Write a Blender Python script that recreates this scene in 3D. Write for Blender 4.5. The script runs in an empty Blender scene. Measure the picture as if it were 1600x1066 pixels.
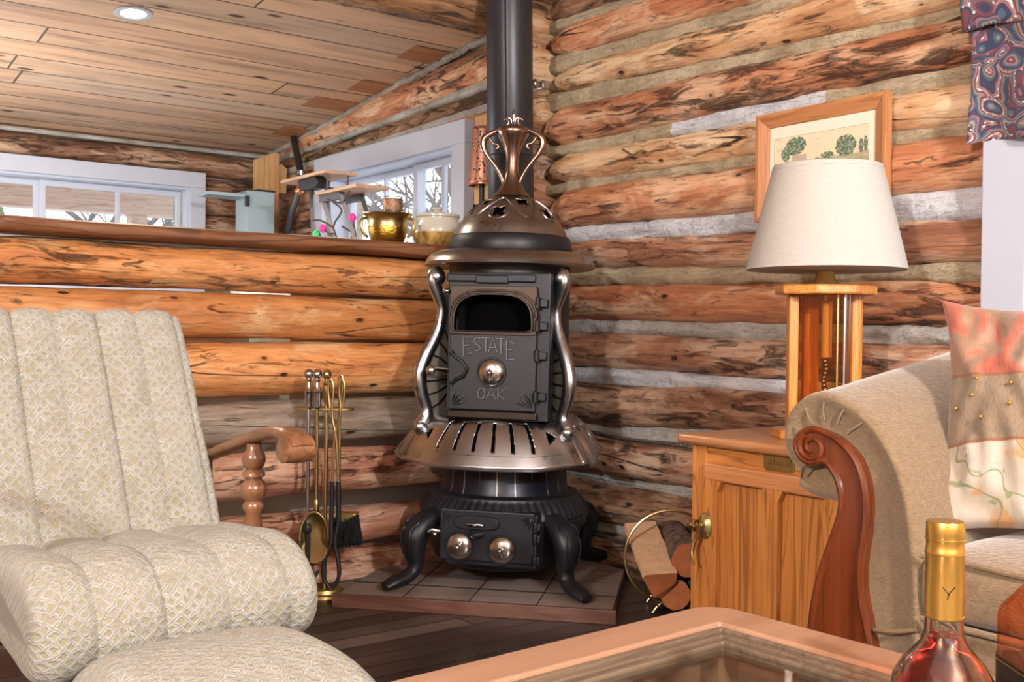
import bpy, bmesh, math, random
from mathutils import Vector, Matrix, noise
random.seed(11)
SC = bpy.context.scene
COL = SC.collection
PI = math.pi
V = Vector


def lin(c):
    c /= 255.0
    return c / 12.92 if c <= 0.04045 else ((c + 0.055) / 1.055) ** 2.4


def C(r, g, b):
    return (lin(r), lin(g), lin(b), 1.0)


def clamp(x, a=0.0, b=1.0):
    return max(a, min(b, x))


def sstep(a, b, x):
    t = clamp((x - a) / (b - a))
    return t * t * (3 - 2 * t)


# ------------------------------------------------------------------ nodes
class NT:
    def __init__(s, name):
        s.m = bpy.data.materials.new(name)
        s.m.use_nodes = True
        s.t = s.m.node_tree
        s.b = s.t.nodes['Principled BSDF']
        s.out = s.t.nodes['Material Output']
        s._tc = None

    def n(s, typ, ins=None, **kw):
        nd = s.t.nodes.new(typ)
        for k, v in kw.items():
            setattr(nd, k, v)
        for k, v in (ins or {}).items():
            s.put(nd.inputs[k], v)
        return nd

    def put(s, sock, v):
        if isinstance(v, bpy.types.NodeSocket):
            s.t.links.new(v, sock)
        else:
            sock.default_value = v

    def set(s, **kw):
        for k, v in kw.items():
            s.put(s.b.inputs[k.replace('_', ' ')], v)

    def co(s, scale=(1, 1, 1), kind='Object', rot=(0, 0, 0), rnd=0.0):
        if s._tc is None:
            s._tc = s.n('ShaderNodeTexCoord')
        o = s._tc.outputs[kind]
        if rnd:
            oi = s.n('ShaderNodeObjectInfo')
            mu = s.math('MULTIPLY', oi.outputs['Random'], rnd)
            va = s.n('ShaderNodeVectorMath', {0: o, 1: mu}, operation='ADD')
            o = va.outputs[0]
        mp = s.n('ShaderNodeMapping', {'Vector': o, 'Scale': scale, 'Rotation': rot})
        return mp.outputs[0]

    def noise(s, vec, scale=1.0, detail=4.0, rough=0.55, dist=0.0):
        return s.n('ShaderNodeTexNoise', {'Vector': vec, 'Scale': scale, 'Detail': detail, 'Roughness': rough, 'Distortion': dist}).outputs['Fac']

    def vor(s, vec, scale=1.0, feature='F1', out='Distance', rnd=1.0):
        return s.n('ShaderNodeTexVoronoi', {'Vector': vec, 'Scale': scale, 'Randomness': rnd}, feature=feature).outputs[out]

    def ramp(s, fac, stops, interp='LINEAR'):
        nd = s.n('ShaderNodeValToRGB', {'Fac': fac})
        cr = nd.color_ramp
        cr.interpolation = interp
        while len(cr.elements) < len(stops):
            cr.elements.new(0.5)
        for e, (p, c) in zip(cr.elements, stops):
            e.position = p
            e.color = c if len(c) == 4 else (*c, 1)
        return nd.outputs['Color']

    def step(s, fac, a, b):
        return s.n('ShaderNodeMapRange', {'Value': fac, 'From Min': a, 'From Max': b}, interpolation_type='SMOOTHSTEP').outputs[0]

    def mix(s, f, a, b, blend='MIX'):
        nd = s.n('ShaderNodeMix', data_type='RGBA', blend_type=blend)
        s.put(nd.inputs[0], f)
        s.put(nd.inputs[6], a)
        s.put(nd.inputs[7], b)
        return nd.outputs[2]

    def math(s, op, a, b=0.0, c=0.0):
        nd = s.n('ShaderNodeMath', operation=op)
        s.put(nd.inputs[0], a)
        s.put(nd.inputs[1], b)
        s.put(nd.inputs[2], c)
        return nd.outputs[0]

    def sep(s, vec):
        return s.n('ShaderNodeSeparateXYZ', {0: vec}).outputs

    def bump(s, h, strength=0.3, dist=0.01):
        nd = s.n('ShaderNodeBump', {'Height': h, 'Strength': strength, 'Distance': dist})
        s.put(s.b.inputs['Normal'], nd.outputs[0])


MATS = {}


def plain(name, col, rough=0.5, metal=0.0, var=0.0, vs=8.0, bump=0.0, bs=60.0, bd=0.002, dark=None, darkamt=0.55, **kw):
    if name in MATS:
        return MATS[name]
    t = NT(name)
    c = col
    if var or dark:
        nz = t.noise(t.co(), vs, 5, 0.6)
        lo = tuple(x * (1 - var) for x in col[:3])
        hi = tuple(min(1, x * (1 + var)) for x in col[:3])
        c = t.ramp(nz, [(0.3, lo), (0.7, hi)])
        if dark:
            n2 = t.noise(t.co(), vs * 2.3, 8, 0.7)
            c = t.mix(t.step(n2, darkamt, darkamt + 0.12), c, dark)
    t.set(Base_Color=c, Roughness=rough, Metallic=metal)
    for k, v in kw.items():
        t.set(**{k: v})
    if bump:
        t.bump(t.noise(t.co(), bs, 6, 0.6), bump, bd)
    MATS[name] = t.m
    return t.m


def logmat(name, lo, mid, hi, dark, light, dk=0.57, lt=0.66, rough=0.55):
    t = NT(name)
    wob = t.n('ShaderNodeTexNoise', {'Vector': t.co((2, 2, 2), rnd=37.0), 'Scale': 2.0, 'Detail': 3.0})
    wv = t.n('ShaderNodeVectorMath', {0: wob.outputs['Color'], 'Scale': 0.9}, operation='SCALE').outputs[0]

    def warp(sc, r):
        return t.n('ShaderNodeVectorMath', {0: t.co(sc, rnd=r), 1: wv}, operation='ADD').outputs[0]
    big = t.noise(t.co((1.7, 6, 6), rnd=19.0), 1.0, 4, 0.6)
    g = t.noise(warp((2.2, 20, 20), 37.0), 1.0, 8, 0.66, 0.5)
    c = t.ramp(t.math('ADD', t.math('MULTIPLY', g, 0.7), t.math('MULTIPLY', big, 0.3)), [(0.34, lo), (0.5, mid), (0.64, hi)])
    # pale scraped areas
    p = t.noise(warp((2.6, 9, 9), 53.0), 1.0, 7, 0.62, 0.4)
    c = t.mix(t.math('MULTIPLY', t.step(p, lt - 0.16, lt - 0.02), 0.8), c, light)
    # bark remnants: fine ragged flecks gathered in drifts
    q = t.noise(warp((6.0, 32, 32), 71.0), 1.0, 10, 0.72, 0.8)
    drift = t.noise(t.co((1.1, 4.5, 4.5), rnd=88.0), 1.0, 3, 0.55)
    thr = t.math('SUBTRACT', q, t.math('MULTIPLY', t.math('SUBTRACT', 0.58, drift), 0.42))
    dm = t.step(thr, dk - 0.05, dk + 0.075)
    c = t.mix(t.math('MULTIPLY', dm, 0.88), c, dark)
    fine = t.noise(t.co((9, 80, 80), rnd=29.0), 1.0, 5, 0.65, 0.4)
    c = t.mix(t.math('MULTIPLY', t.step(fine, 0.48, 0.68), 0.52), c, t.mix(0.5, dark, lo))
    # drying cracks along the grain
    ck = t.noise(t.co((0.5, 8, 8), rnd=5.0), 1.0, 1, 0.3)
    crack = t.math('MULTIPLY', t.step(t.math('ABSOLUTE', t.math('SUBTRACT', ck, 0.5)), 0.0045, 0.001), t.step(big, 0.5, 0.6))
    c = t.mix(crack, c, (0.02, 0.012, 0.008, 1))
    kv = t.vor(t.co((5.5, 11, 11), rnd=13.0), 1.0)
    kn = t.math('SUBTRACT', 1.0, t.step(kv, 0.05, 0.10))
    halo = t.math('SUBTRACT', 1.0, t.step(kv, 0.09, 0.22))
    c = t.mix(t.math('MULTIPLY', halo, 0.4), c, lo)
    c = t.mix(t.math('MULTIPLY', kn, 0.9), c, (0.03, 0.014, 0.008, 1))
    oi = t.n('ShaderNodeObjectInfo')
    val = t.n('ShaderNodeMapRange', {'Value': oi.outputs['Random'], 'To Min': 0.88, 'To Max': 1.1}).outputs[0]
    hs = t.n('ShaderNodeHueSaturation', {'Color': c, 'Value': val})
    t.set(Base_Color=hs.outputs[0], Roughness=t.math('ADD', t.math('MULTIPLY', dm, 0.2), rough))
    hh = t.math('ADD', t.math('MULTIPLY', g, 0.8), t.math('MULTIPLY', dm, -0.5))
    hh = t.math('ADD', hh, t.math('MULTIPLY', fine, 0.35))
    hh = t.math('SUBTRACT', hh, t.math('MULTIPLY', crack, 1.5))
    t.bump(t.math('SUBTRACT', hh, kn), 0.8, 0.013)
    MATS[name] = t.m


logmat('log_golden', C(156, 92, 48), C(200, 132, 74), C(218, 160, 104), C(58, 28, 14), C(224, 184, 134), 0.595, 0.66)
logmat('log_grey', C(104, 90, 78), C(142, 126, 110), C(168, 152, 134), C(46, 38, 32), C(180, 166, 148), 0.6, 0.66)
logmat('log_rose', C(138, 84, 62), C(184, 130, 104), C(212, 166, 138), C(54, 28, 20), C(220, 186, 160), 0.59, 0.64)
logmat('log_pink', C(142, 80, 50), C(194, 130, 92), C(220, 168, 128), C(50, 26, 16), C(230, 192, 156), 0.565, 0.63)
logmat('log_tan', C(168, 112, 72), C(212, 164, 118), C(230, 192, 150), C(58, 34, 22), C(238, 212, 174), 0.575, 0.60)
logmat('log_brown', C(112, 68, 48), C(168, 118, 90), C(206, 164, 134), C(38, 21, 15), C(214, 184, 158), 0.545, 0.62)
logmat('log_dark', C(86, 54, 38), C(136, 96, 72), C(182, 146, 118), C(32, 18, 13), C(190, 158, 130), 0.535, 0.62)
logmat('log_bark', C(96, 66, 42), C(140, 104, 72), C(172, 136, 98), C(44, 27, 18), C(182, 148, 114), 0.5, 0.66)


def chinkmat(name, a, b, c):
    t = NT(name)
    n1 = t.noise(t.co(), 5, 6, 0.6)
    col = t.ramp(n1, [(0.3, a), (0.5, b), (0.7, c)])
    cr = t.noise(t.co((1, 1.3, 9)), 4, 8, 0.7, 1.5)
    col = t.mix(t.step(t.math('ABSOLUTE', t.math('SUBTRACT', cr, 0.5)), 0.012, 0.0), col, C(70, 58, 46))
    t.set(Base_Color=col, Roughness=0.9)
    t.bump(t.math('ADD', t.noise(t.co(), 45, 8, 0.65), t.math('MULTIPLY', n1, 2.0)), 0.7, 0.01)
    MATS[name] = t.m


chinkmat('mortar_beige', C(142, 126, 100), C(172, 156, 128), C(196, 182, 154))
chinkmat('mortar_white', C(176, 176, 178), C(200, 202, 208), C(216, 218, 222))
chinkmat('mortar_grey', C(130, 122, 110), C(168, 164, 156), C(196, 196, 194))


def plankmat(name, ax, w, cols, rough, gap=0.035, dark=C(48, 30, 20), knots=True, L=2.1, streak=1.0):
    """board pattern: ax = axis the boards run along (0 or 1)"""
    t = NT(name)
    xyz = t.sep(t.co())
    a, b = xyz[ax], xyz[1 - ax]
    rowf = t.math('DIVIDE', b, w)
    row = t.math('FLOOR', rowf)
    fr = t.math('SUBTRACT', rowf, row)
    rr = t.n('ShaderNodeTexWhiteNoise', {'W': row}, noise_dimensions='1D').outputs['Value']
    lf = t.math('ADD', t.math('DIVIDE', a, L), t.math('MULTIPLY', rr, 7.3))
    seg = t.math('FLOOR', lf)
    fl = t.math('SUBTRACT', lf, seg)
    cid = t.math('ADD', t.math('MULTIPLY', row, 17.31), t.math('MULTIPLY', seg, 5.77))
    r2 = t.n('ShaderNodeTexWhiteNoise', {'W': cid}, noise_dimensions='1D').outputs['Value']
    sc = (1.3, 15, 15) if ax == 0 else (15, 1.3, 15)
    off = t.n('ShaderNodeVectorMath', {0: t.co(sc), 1: t.math('MULTIPLY', r2, 40.0)}, operation='ADD').outputs[0]
    g = t.noise(off, 1.0, 7, 0.6, 0.8)
    base = t.ramp(r2, [(i / max(1, len(cols) - 1), c) for i, c in enumerate(cols)])
    c = t.mix(t.math('MULTIPLY', t.step(g, 0.42, 0.75), 0.55 * streak), base, dark)
    gr = t.noise(t.co((0.7, 2.2, 1)), 1.2, 4, 0.6)
    c = t.mix(t.math('MULTIPLY', t.step(gr, 0.5, 0.72), 0.35), c, C(120, 108, 98))
    if knots:
        kv = t.vor(t.n('ShaderNodeVectorMath', {0: t.co((3.2, 7.5, 1) if ax == 0 else (7.5, 3.2, 1)), 1: r2}, operation='ADD').outputs[0], 1.0)
        c = t.mix(t.math('SUBTRACT', 1.0, t.step(kv, 0.06, 0.15)), c, C(74, 44, 28))
    edge = t.math('MINIMUM', fr, t.math('SUBTRACT', 1.0, fr))
    edge2 = t.math('MULTIPLY', t.math('MINIMUM', fl, t.math('SUBTRACT', 1.0, fl)), L / w)
    em = t.step(t.math('MINIMUM', edge, edge2), gap, gap * 0.3)
    c = t.mix(t.math('MULTIPLY', em, 0.85), c, (dark[0] * 0.5, dark[1] * 0.5, dark[2] * 0.5, 1))
    t.set(Base_Color=c, Roughness=rough)
    t.bump(t.math('SUBTRACT', t.math('MULTIPLY', g, 0.25), em), 0.5, 0.006)
    MATS[name] = t.m


plankmat('ceiling_boards', 0, 0.19, [C(208, 170, 138), C(222, 186, 152), C(198, 160, 130), C(214, 172, 136), C(190, 166, 144)], 0.6)
plankmat('floor_boards', 0, 0.082, [C(50, 39, 37), C(72, 58, 55), C(40, 31, 30), C(106, 94, 88), C(56, 44, 42), C(84, 70, 66)], 0.3, 0.05, C(24, 17, 16), False)
plankmat('hearth_boards', 0, 0.165, [C(140, 126, 118), C(128, 114, 107), C(150, 136, 128)], 0.55, 0.03, C(64, 46, 40), False, 3.0, 0.6)


def wood(name, axis, c1, c2, dark, rough=0.38, s=1.0, amt=0.6, coat=0.15):
    if name in MATS:
        return MATS[name]
    t = NT(name)
    sc = [22 * s] * 3
    sc[axis] = 1.6 * s
    g = t.noise(t.co(tuple(sc), rnd=11.0), 1.0, 6, 0.6, 1.4)
    c = t.ramp(g, [(0.3, c1), (0.65, c2)])
    sc2 = [70 * s] * 3
    sc2[axis] = 3.0 * s
    f = t.noise(t.co(tuple(sc2), rnd=23.0), 1.0, 4, 0.5, 0.3)
    sc3 = [9 * s] * 3
    sc3[axis] = 0.7 * s
    wv = t.noise(t.co(tuple(sc3), rnd=5.0), 1.0, 2, 0.5, 0.5)
    rings = t.math('ABSOLUTE', t.math('SINE', t.math('MULTIPLY', wv, 46.0)))
    c = t.mix(t.math('MULTIPLY', t.step(rings, 0.45, 0.05), amt * 0.75), c, dark)
    c = t.mix(t.math('MULTIPLY', t.step(f, 0.5, 0.7), amt * 0.6), c, dark)
    t.set(Base_Color=c, Roughness=rough, Coat_Weight=coat, Coat_Roughness=0.2)
    t.bump(f, 0.12, 0.002)
    MATS[name] = t.m
    return t.m


OAK = (C(178, 112, 54), C(202, 138, 74), C(120, 66, 28))
for nm, ax in (('oak_z', 2), ('oak_y', 1), ('oak_x', 0)):
    wood(nm, ax, *OAK, 0.35, 1.0, 0.75)
for nm, ax in (('honey_z', 2), ('honey_y', 1)):
    wood(nm, ax, C(190, 118, 48), C(220, 156, 82), C(146, 84, 34), 0.3, 1.0, 0.45, 0.4)
wood('cherry_z', 2, C(80, 33, 14), C(110, 52, 24), C(46, 17, 8), 0.25, 0.8, 0.4, 0.5)
wood('walnut_y', 1, C(98, 62, 40), C(132, 90, 62), C(62, 36, 22), 0.3, 1.0, 0.5, 0.3)
wood('walnut_z', 2, C(98, 62, 40), C(132, 90, 62), C(62, 36, 22), 0.3, 1.0, 0.5, 0.3)
wood('peach_x', 0, C(150, 112, 88), C(168, 130, 104), C(130, 94, 72), 0.34, 0.6, 0.18, 0.3)
wood('grey_moulding', 0, C(92, 76, 62), C(118, 100, 82), C(54, 42, 34), 0.4, 1.0, 0.5, 0.2)
wood('frame_pine', 1, C(172, 110, 66), C(198, 140, 92), C(122, 70, 38), 0.4, 1.0, 0.5)
wood('frame_pine_z', 2, C(172, 110, 66), C(198, 140, 92), C(122, 70, 38), 0.4, 1.0, 0.5)
wood('raw_pine', 2, C(178, 134, 84), C(208, 168, 114), C(120, 78, 44), 0.6, 0.8, 0.5, 0.0)
wood('shelf_pine', 1, C(176, 142, 116), C(200, 168, 140), C(140, 106, 82), 0.5, 1.0, 0.4, 0.0)
wood('cap_wood', 0, C(98, 60, 36), C(140, 92, 58), C(48, 28, 18), 0.55, 0.7, 0.8, 0.0)
wood('split_face', 2, C(196, 160, 124), C(216, 184, 150), C(160, 120, 88), 0.7, 1.0, 0.3, 0.0)
wood('hearth_edge', 0, C(88, 58, 46), C(112, 76, 60), C(60, 36, 28), 0.5, 1.0, 0.5, 0.0)

plain('iron', C(31, 32, 38), 0.44, 0.35, 0.25, 9, 0.25, 90, 0.0012)
plain('iron_blue', C(12, 14, 23), 0.45, 0.0, 0.3, 5)
plain('soot', C(5, 5, 5), 1.0, Specular_IOR_Level=0.05)
plain('pipe_black', C(52, 52, 58), 0.36, 0.35, 0.15, 4)
plain('iron_highlight', C(92, 91, 95), 0.38, 0.7)  # lighter iron for the door letters, their highlights put into the colour
plain('nickel_lit', C(138, 130, 120), 0.38, 0.8, 0.2, 12)  # lit copy of nickel, less metallic so the wings look bright
plain('arch_bronze', C(62, 54, 48), 0.38, 1.0, 0.2, 8)
plain('nickel', C(174, 176, 180), 0.26, 1.0, 0.22, 7, 0.08, 30, 0.002, dark=C(104, 94, 88), darkamt=0.58)
plain('nickel_bright', C(184, 182, 178), 0.22, 1.0, 0.12, 7)
plain('bronze', C(148, 144, 142), 0.3, 1.0, 0.25, 6, 0.08, 30, 0.002, dark=C(106, 95, 86), darkamt=0.6)
plain('urn_bronze', C(146, 124, 110), 0.27, 1.0, 0.2, 6)
plain('brass', C(196, 174, 120), 0.28, 1.0, 0.12, 10)
plain('brass_old', C(168, 148, 96), 0.38, 0.85, 0.2, 12)
plain('brass_hammered', C(176, 146, 62), 0.24, 1.0, 0.15, 30, 0.6, 55, 0.006)
plain('steel', C(170, 168, 166), 0.3, 1.0)
plain('white_paint', C(182, 188, 202), 0.45, 0, 0.02, 3)
plain('cabinet_white', C(216, 212, 204), 0.5)
plain('blue_paint', C(150, 168, 174), 0.5, 0, 0.05, 3)
plain('conduit_grey', C(96, 100, 106), 0.4, 0.4)
plain('black_plastic', C(30, 30, 32), 0.45)
plain('stand_metal', C(92, 90, 94), 0.45, 0.4)
plain('gold', C(214, 176, 92), 0.28, 0.9, 0.08, 10)
plain('label_black', C(22, 22, 24), 0.4)
plain('twig', C(70, 60, 54), 0.8)
plain('petal_pink', C(214, 66, 160), 0.5)
plain('petal_green', C(70, 200, 120), 0.5)
plain('bark', C(110, 92, 80), 0.9, 0, 0.4, 22, 0.9, 40, 0.008, dark=C(52, 40, 34), darkamt=0.5)
plain('end_grain', C(168, 100, 58), 0.75, 0, 0.15, 24, 0.3, 90, 0.003)
plain('copper_bead', C(214, 130, 92), 0.3, 0.8)
plain('bristle', C(26, 25, 25), 0.9, 0, 0.3, 60, 1.0, 160, 0.01)
plain('snow', C(226, 228, 232), 0.9)
plain('tree_bark', C(112, 104, 100), 0.9)
plain('evergreen', C(104, 118, 92), 0.9, 0, 0.3, 3)
plain('blind_metal', C(120, 120, 124), 0.4, 0.8)


def crockmat():
    t = NT('crock_glaze')
    z = t.sep(t.co())[2]
    wob = t.math('ADD', z, t.math('MULTIPLY', t.math('SUBTRACT', t.noise(t.co(), 30, 3), 0.5), 0.012))
    drip = t.noise(t.co((40, 40, 6)), 1.0, 3)
    tan = t.ramp(drip, [(0.35, C(128, 92, 44)), (0.6, C(190, 156, 88))])
    c = t.mix(t.step(wob, 0.050, 0.056), tan, C(192, 186, 172))
    t.set(Base_Color=c, Roughness=0.18, Coat_Weight=0.4)
    MATS['crock_glaze'] = t.m


crockmat()


def weave():
    t = NT('chenille')
    uv = t.co((1, 1, 1), 'UV', (0, 0, PI / 4))
    wv = t.n('ShaderNodeVectorMath', {0: uv}, operation='ADD')
    nz = t.n('ShaderNodeTexNoise', {'Vector': t.co((1, 1, 1), 'UV'), 'Scale': 55.0, 'Detail': 3.0})
    sub = t.n('ShaderNodeVectorMath', {0: nz.outputs['Color'], 1: (0.5, 0.5, 0.5)}, operation='SUBTRACT')
    sc = t.n('ShaderNodeVectorMath', {0: sub.outputs[0], 'Scale': 0.011}, operation='SCALE')
    t.put(wv.inputs[1], sc.outputs[0])
    x, y, _ = t.sep(wv.outputs[0])
    P = 0.0165

    def tri(a):
        f = t.math('FRACT', t.math('DIVIDE', a, P))
        return t.math('MULTIPLY', t.math('ABSOLUTE', t.math('SUBTRACT', f, 0.5)), 2.0)
    ridge = t.math('MAXIMUM', tri(x), tri(y))
    fuzz = t.noise(t.co((1, 1, 1), 'UV'), 380, 4, 0.7)
    patch = t.noise(t.co((1, 1, 1), 'UV'), 34, 5, 0.7)
    pv = t.math('ADD', ridge, t.math('MULTIPLY', t.math('SUBTRACT', patch, 0.47), 1.9))
    m = t.step(pv, 0.42, 0.86)
    cell = t.ramp(t.noise(t.co((1, 1, 1), 'UV'), 9, 3), [(0.35, C(156, 148, 118)), (0.65, C(168, 161, 136))])
    c = t.mix(m, cell, C(184, 181, 171))
    ln = t.step(ridge, 0.90, 0.99)
    c = t.mix(t.math('MULTIPLY', ln, 0.35), c, C(128, 118, 98))
    t.set(Base_Color=c, Roughness=0.95, Sheen_Weight=0.35)
    h = t.math('ADD', t.math('MULTIPLY', m, 0.8), t.math('MULTIPLY', fuzz, 0.7))
    h = t.math('SUBTRACT', h, t.math('MULTIPLY', ln, 0.9))
    t.bump(h, 0.9, 0.006)
    MATS['chenille'] = t.m


weave()


def corduroy(name, kind, sc, a, b):
    t = NT(name)
    v = t.co(sc, kind)
    n1 = t.noise(v, 1.0, 4, 0.6)
    n2 = t.noise(t.co((60, 60, 60)), 1.0, 3)
    fac = t.math('ADD', t.math('MULTIPLY', n1, 0.7), t.math('MULTIPLY', n2, 0.3))
    t.set(Base_Color=t.ramp(fac, [(0.3, a), (0.68, b)]), Roughness=0.85, Sheen_Weight=0.5, Sheen_Roughness=0.4)
    t.bump(n1, 0.6, 0.004)
    MATS[name] = t.m


corduroy('sofa_fabric', 'Object', (110, 110, 520), C(104, 84, 60), C(144, 121, 92))
plain('sofa_seam', C(112, 90, 64), 0.9)


def lampshade():
    t = NT('shade_linen')
    n1 = t.noise(t.co((120, 120, 500)), 1.0, 3)
    c = t.ramp(n1, [(0.3, C(196, 192, 184)), (0.7, C(210, 207, 200))])
    t.set(Base_Color=c, Roughness=0.9)
    tr = t.n('ShaderNodeBsdfTranslucent', {'Color': c})
    mx = t.n('ShaderNodeMixShader', {0: 0.22, 1: t.b.outputs[0], 2: tr.outputs[0]})
    t.t.links.new(mx.outputs[0], t.out.inputs['Surface'])
    t.bump(n1, 0.15, 0.001)
    MATS['shade_linen'] = t.m


lampshade()


def glass(name, tint=(1, 1, 1, 1), spec=0.12, rough=0.02):
    t = NT(name)
    tr = t.n('ShaderNodeBsdfTransparent', {'Color': tint})
    gl = t.n('ShaderNodeBsdfGlossy', {'Color': (1, 1, 1, 1), 'Roughness': rough})
    fc_ = t.n('ShaderNodeLayerWeight').outputs['Facing']
    mx = t.n('ShaderNodeMixShader', {0: t.math('ADD', t.math('MULTIPLY', t.math('POWER', fc_, 4.0), 0.5), spec), 1: tr.outputs[0], 2: gl.outputs[0]})
    t.t.links.new(mx.outputs[0], t.out.inputs['Surface'])
    t.t.nodes.remove(t.b)
    MATS[name] = t.m


glass('pane_glass', spec=0.015)
glass('table_glass', (0.8, 0.8, 0.78, 1), 0.03, 0.03)
glass('amber_glass', (0.88, 0.70, 0.50, 1), 0.03)
glass('jar_glass', (0.9, 0.92, 0.92, 1), 0.05)


def solidglass(name, col, ior=1.45, rough=0.0):
    t = NT(name)
    t.set(Base_Color=col, Roughness=rough, Transmission_Weight=1.0, IOR=ior)
    MATS[name] = t.m


solidglass('bottle_glass', (0.97, 0.97, 0.97, 1))
solidglass('red_liquor', (0.92, 0.06, 0.05, 1), 1.36)
glass('orange_liquor', (0.96, 0.52, 0.34, 1), 0.05)


def paisley():
    t = NT('paisley_cloth')
    uv = t.co((1, 1, 1), 'UV')
    nz = t.n('ShaderNodeTexNoise', {'Vector': uv, 'Scale': 6.0, 'Detail': 2.0})
    d = t.n('ShaderNodeVectorMath', {0: nz.outputs['Color'], 'Scale': 0.2}, operation='SCALE')
    w = t.n('ShaderNodeVectorMath', {0: uv, 1: d.outputs[0]}, operation='ADD').outputs[0]
    dist = t.vor(w, 15.0)
    col = t.vor(w, 15.0, out='Color')
    ring = t.math('FRACT', t.math('MULTIPLY', dist, 2.6))
    NAVY, WINE, SAND, TEAL, ROSE = C(44, 52, 78), C(104, 52, 62), C(150, 134, 122), C(66, 86, 108), C(144, 92, 100)
    c = t.ramp(ring, [(0.0, NAVY), (0.16, ROSE), (0.28, SAND), (0.42, WINE), (0.56, C(128, 116, 110)), (0.72, TEAL), (0.88, NAVY)], 'CONSTANT')
    c2 = t.ramp(ring, [(0.0, WINE), (0.2, NAVY), (0.38, SAND), (0.52, TEAL), (0.7, ROSE), (0.86, NAVY)], 'CONSTANT')
    c = t.mix(t.step(t.sep(col)[0], 0.45, 0.55), c, c2)
    dots = t.math('SINE', t.math('MULTIPLY', t.vor(uv, 90.0), 9.0))
    edge = t.step(t.math('ABSOLUTE', t.math('SUBTRACT', ring, 0.35)), 0.08, 0.03)
    c = t.mix(t.math('MULTIPLY', edge, t.step(dots, 0.2, 0.5)), c, C(222, 212, 206))
    fl = t.noise(uv, 30, 5, 0.7)
    c = t.mix(t.step(fl, 0.56, 0.64), c, C(92, 74, 88))
    t.set(Base_Color=c, Roughness=0.75, Sheen_Weight=0.2)
    MATS['paisley_cloth'] = t.m


paisley()


def pillowmat():
    t = NT('pillow_patchwork')
    u, v, _ = t.sep(t.co((1, 1, 1), 'UV'))
    vv = t.math('ADD', v, t.math('MULTIPLY', u, -0.05))
    n1 = t.noise(t.co((3, 3, 3), 'UV'), 1.6, 4, 0.6, 1.0)
    top = t.ramp(n1, [(0.3, C(124, 102, 84)), (0.46, C(146, 116, 94)), (0.54, C(172, 98, 78)), (0.7, C(158, 80, 64))])
    weavn = t.noise(t.co((160, 30, 1), 'UV'), 1.0, 3)
    mid = t.ramp(weavn, [(0.3, C(112, 96, 78)), (0.7, C(142, 121, 99))])
    n2 = t.noise(t.co((1, 1, 1), 'UV'), 5.0, 3, 0.5, 0.5)
    low = t.ramp(n2, [(0.36, C(180, 172, 160)), (0.54, C(178, 165, 146)), (0.62, C(182, 136, 88))])
    vine = t.math('ABSOLUTE', t.math('SUBTRACT', t.noise(t.co((1, 1, 1), 'UV'), 4.0, 1, 0.4, 0.3), 0.5))
    low = t.mix(t.step(vine, 0.012, 0.006), low, C(128, 132, 98))
    lf = t.noise(t.co((1, 1, 1), 'UV'), 24.0, 2, 0.5, 0.5)
    low = t.mix(t.math('MULTIPLY', t.step(lf, 0.62, 0.66), t.step(vine, 0.08, 0.04)), low, C(136, 146, 104))
    c = t.mix(t.step(vv, 0.352, 0.358), low, mid)
    c = t.mix(t.step(vv, 0.650, 0.656), c, top)
    seam = t.math('MINIMUM', t.math('ABSOLUTE', t.math('SUBTRACT', vv, 0.355)), t.math('ABSOLUTE', t.math('SUBTRACT', vv, 0.653)))
    c = t.mix(t.step(seam, 0.010, 0.004), c, C(132, 84, 56))
    t.set(Base_Color=c, Roughness=t.math('SUBTRACT', 0.8, t.math('MULTIPLY', t.step(vv, 0.65, 0.66), 0.35)), Sheen_Weight=0.3)
    t.bump(t.math('ADD', weavn, t.math('MULTIPLY', n1, 1.5)), 0.3, 0.004)
    MATS['pillow_patchwork'] = t.m


pillowmat()


def printmat():
    t = NT('landscape_print')
    u, v, _ = t.sep(t.co((1, 1, 1), 'UV'))
    sky = t.ramp(t.noise(t.co((3, 8, 1), 'UV'), 1.2, 4), [(0.35, C(226, 206, 172)), (0.55, C(232, 212, 182)), (0.7, C(196, 186, 166))])
    c = sky
    hill = t.math('ADD', 0.62, t.math('MULTIPLY', t.math('SUBTRACT', t.noise(t.co((6, 0, 0), 'UV'), 1.0, 3), 0.5), 0.18))
    ground = t.ramp(t.noise(t.co((9, 14, 1), 'UV'), 1.0, 5), [(0.35, C(152, 146, 118)), (0.65, C(190, 178, 142))])
    c = t.mix(t.step(t.math('SUBTRACT', hill, v), 0.0, 0.02), c, ground)
    leaf = t.noise(t.co((1, 1, 1), 'UV'), 34.0, 5, 0.7)
    lc = t.ramp(leaf, [(0.38, C(58, 80, 64)), (0.5, C(98, 118, 94)), (0.62, C(176, 184, 156))])
    for cx, cy, rx, ry in ((0.24, 0.84, 0.115, 0.14), (0.13, 0.73, 0.05, 0.11), (0.77, 0.73, 0.105, 0.16), (0.925, 0.70, 0.025, 0.11), (0.97, 0.71, 0.02, 0.12), (0.58, 0.63, 0.07, 0.05)):
        dx = t.math('DIVIDE', t.math('SUBTRACT', u, cx), rx)
        dy = t.math('DIVIDE', t.math('SUBTRACT', v, cy), ry)
        r = t.math('ADD', t.math('MULTIPLY', dx, dx), t.math('MULTIPLY', dy, dy))
        r = t.math('ADD', r, t.math('MULTIPLY', t.math('SUBTRACT', leaf, 0.5), 2.2))
        c = t.mix(t.step(r, 1.0, 0.9), c, lc)
    inb = t.math('MULTIPLY', t.step(t.math('ABSOLUTE', t.math('SUBTRACT', u, 0.28)), 0.08, 0.075), t.step(t.math('ABSOLUTE', t.math('SUBTRACT', v, 0.63)), 0.07, 0.065))
    c = t.mix(inb, c, C(182, 166, 144))
    t.set(Base_Color=c, Roughness=0.6)
    MATS['landscape_print'] = t.m


printmat()
plain('mat_board', C(228, 222, 202), 0.8)


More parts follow.
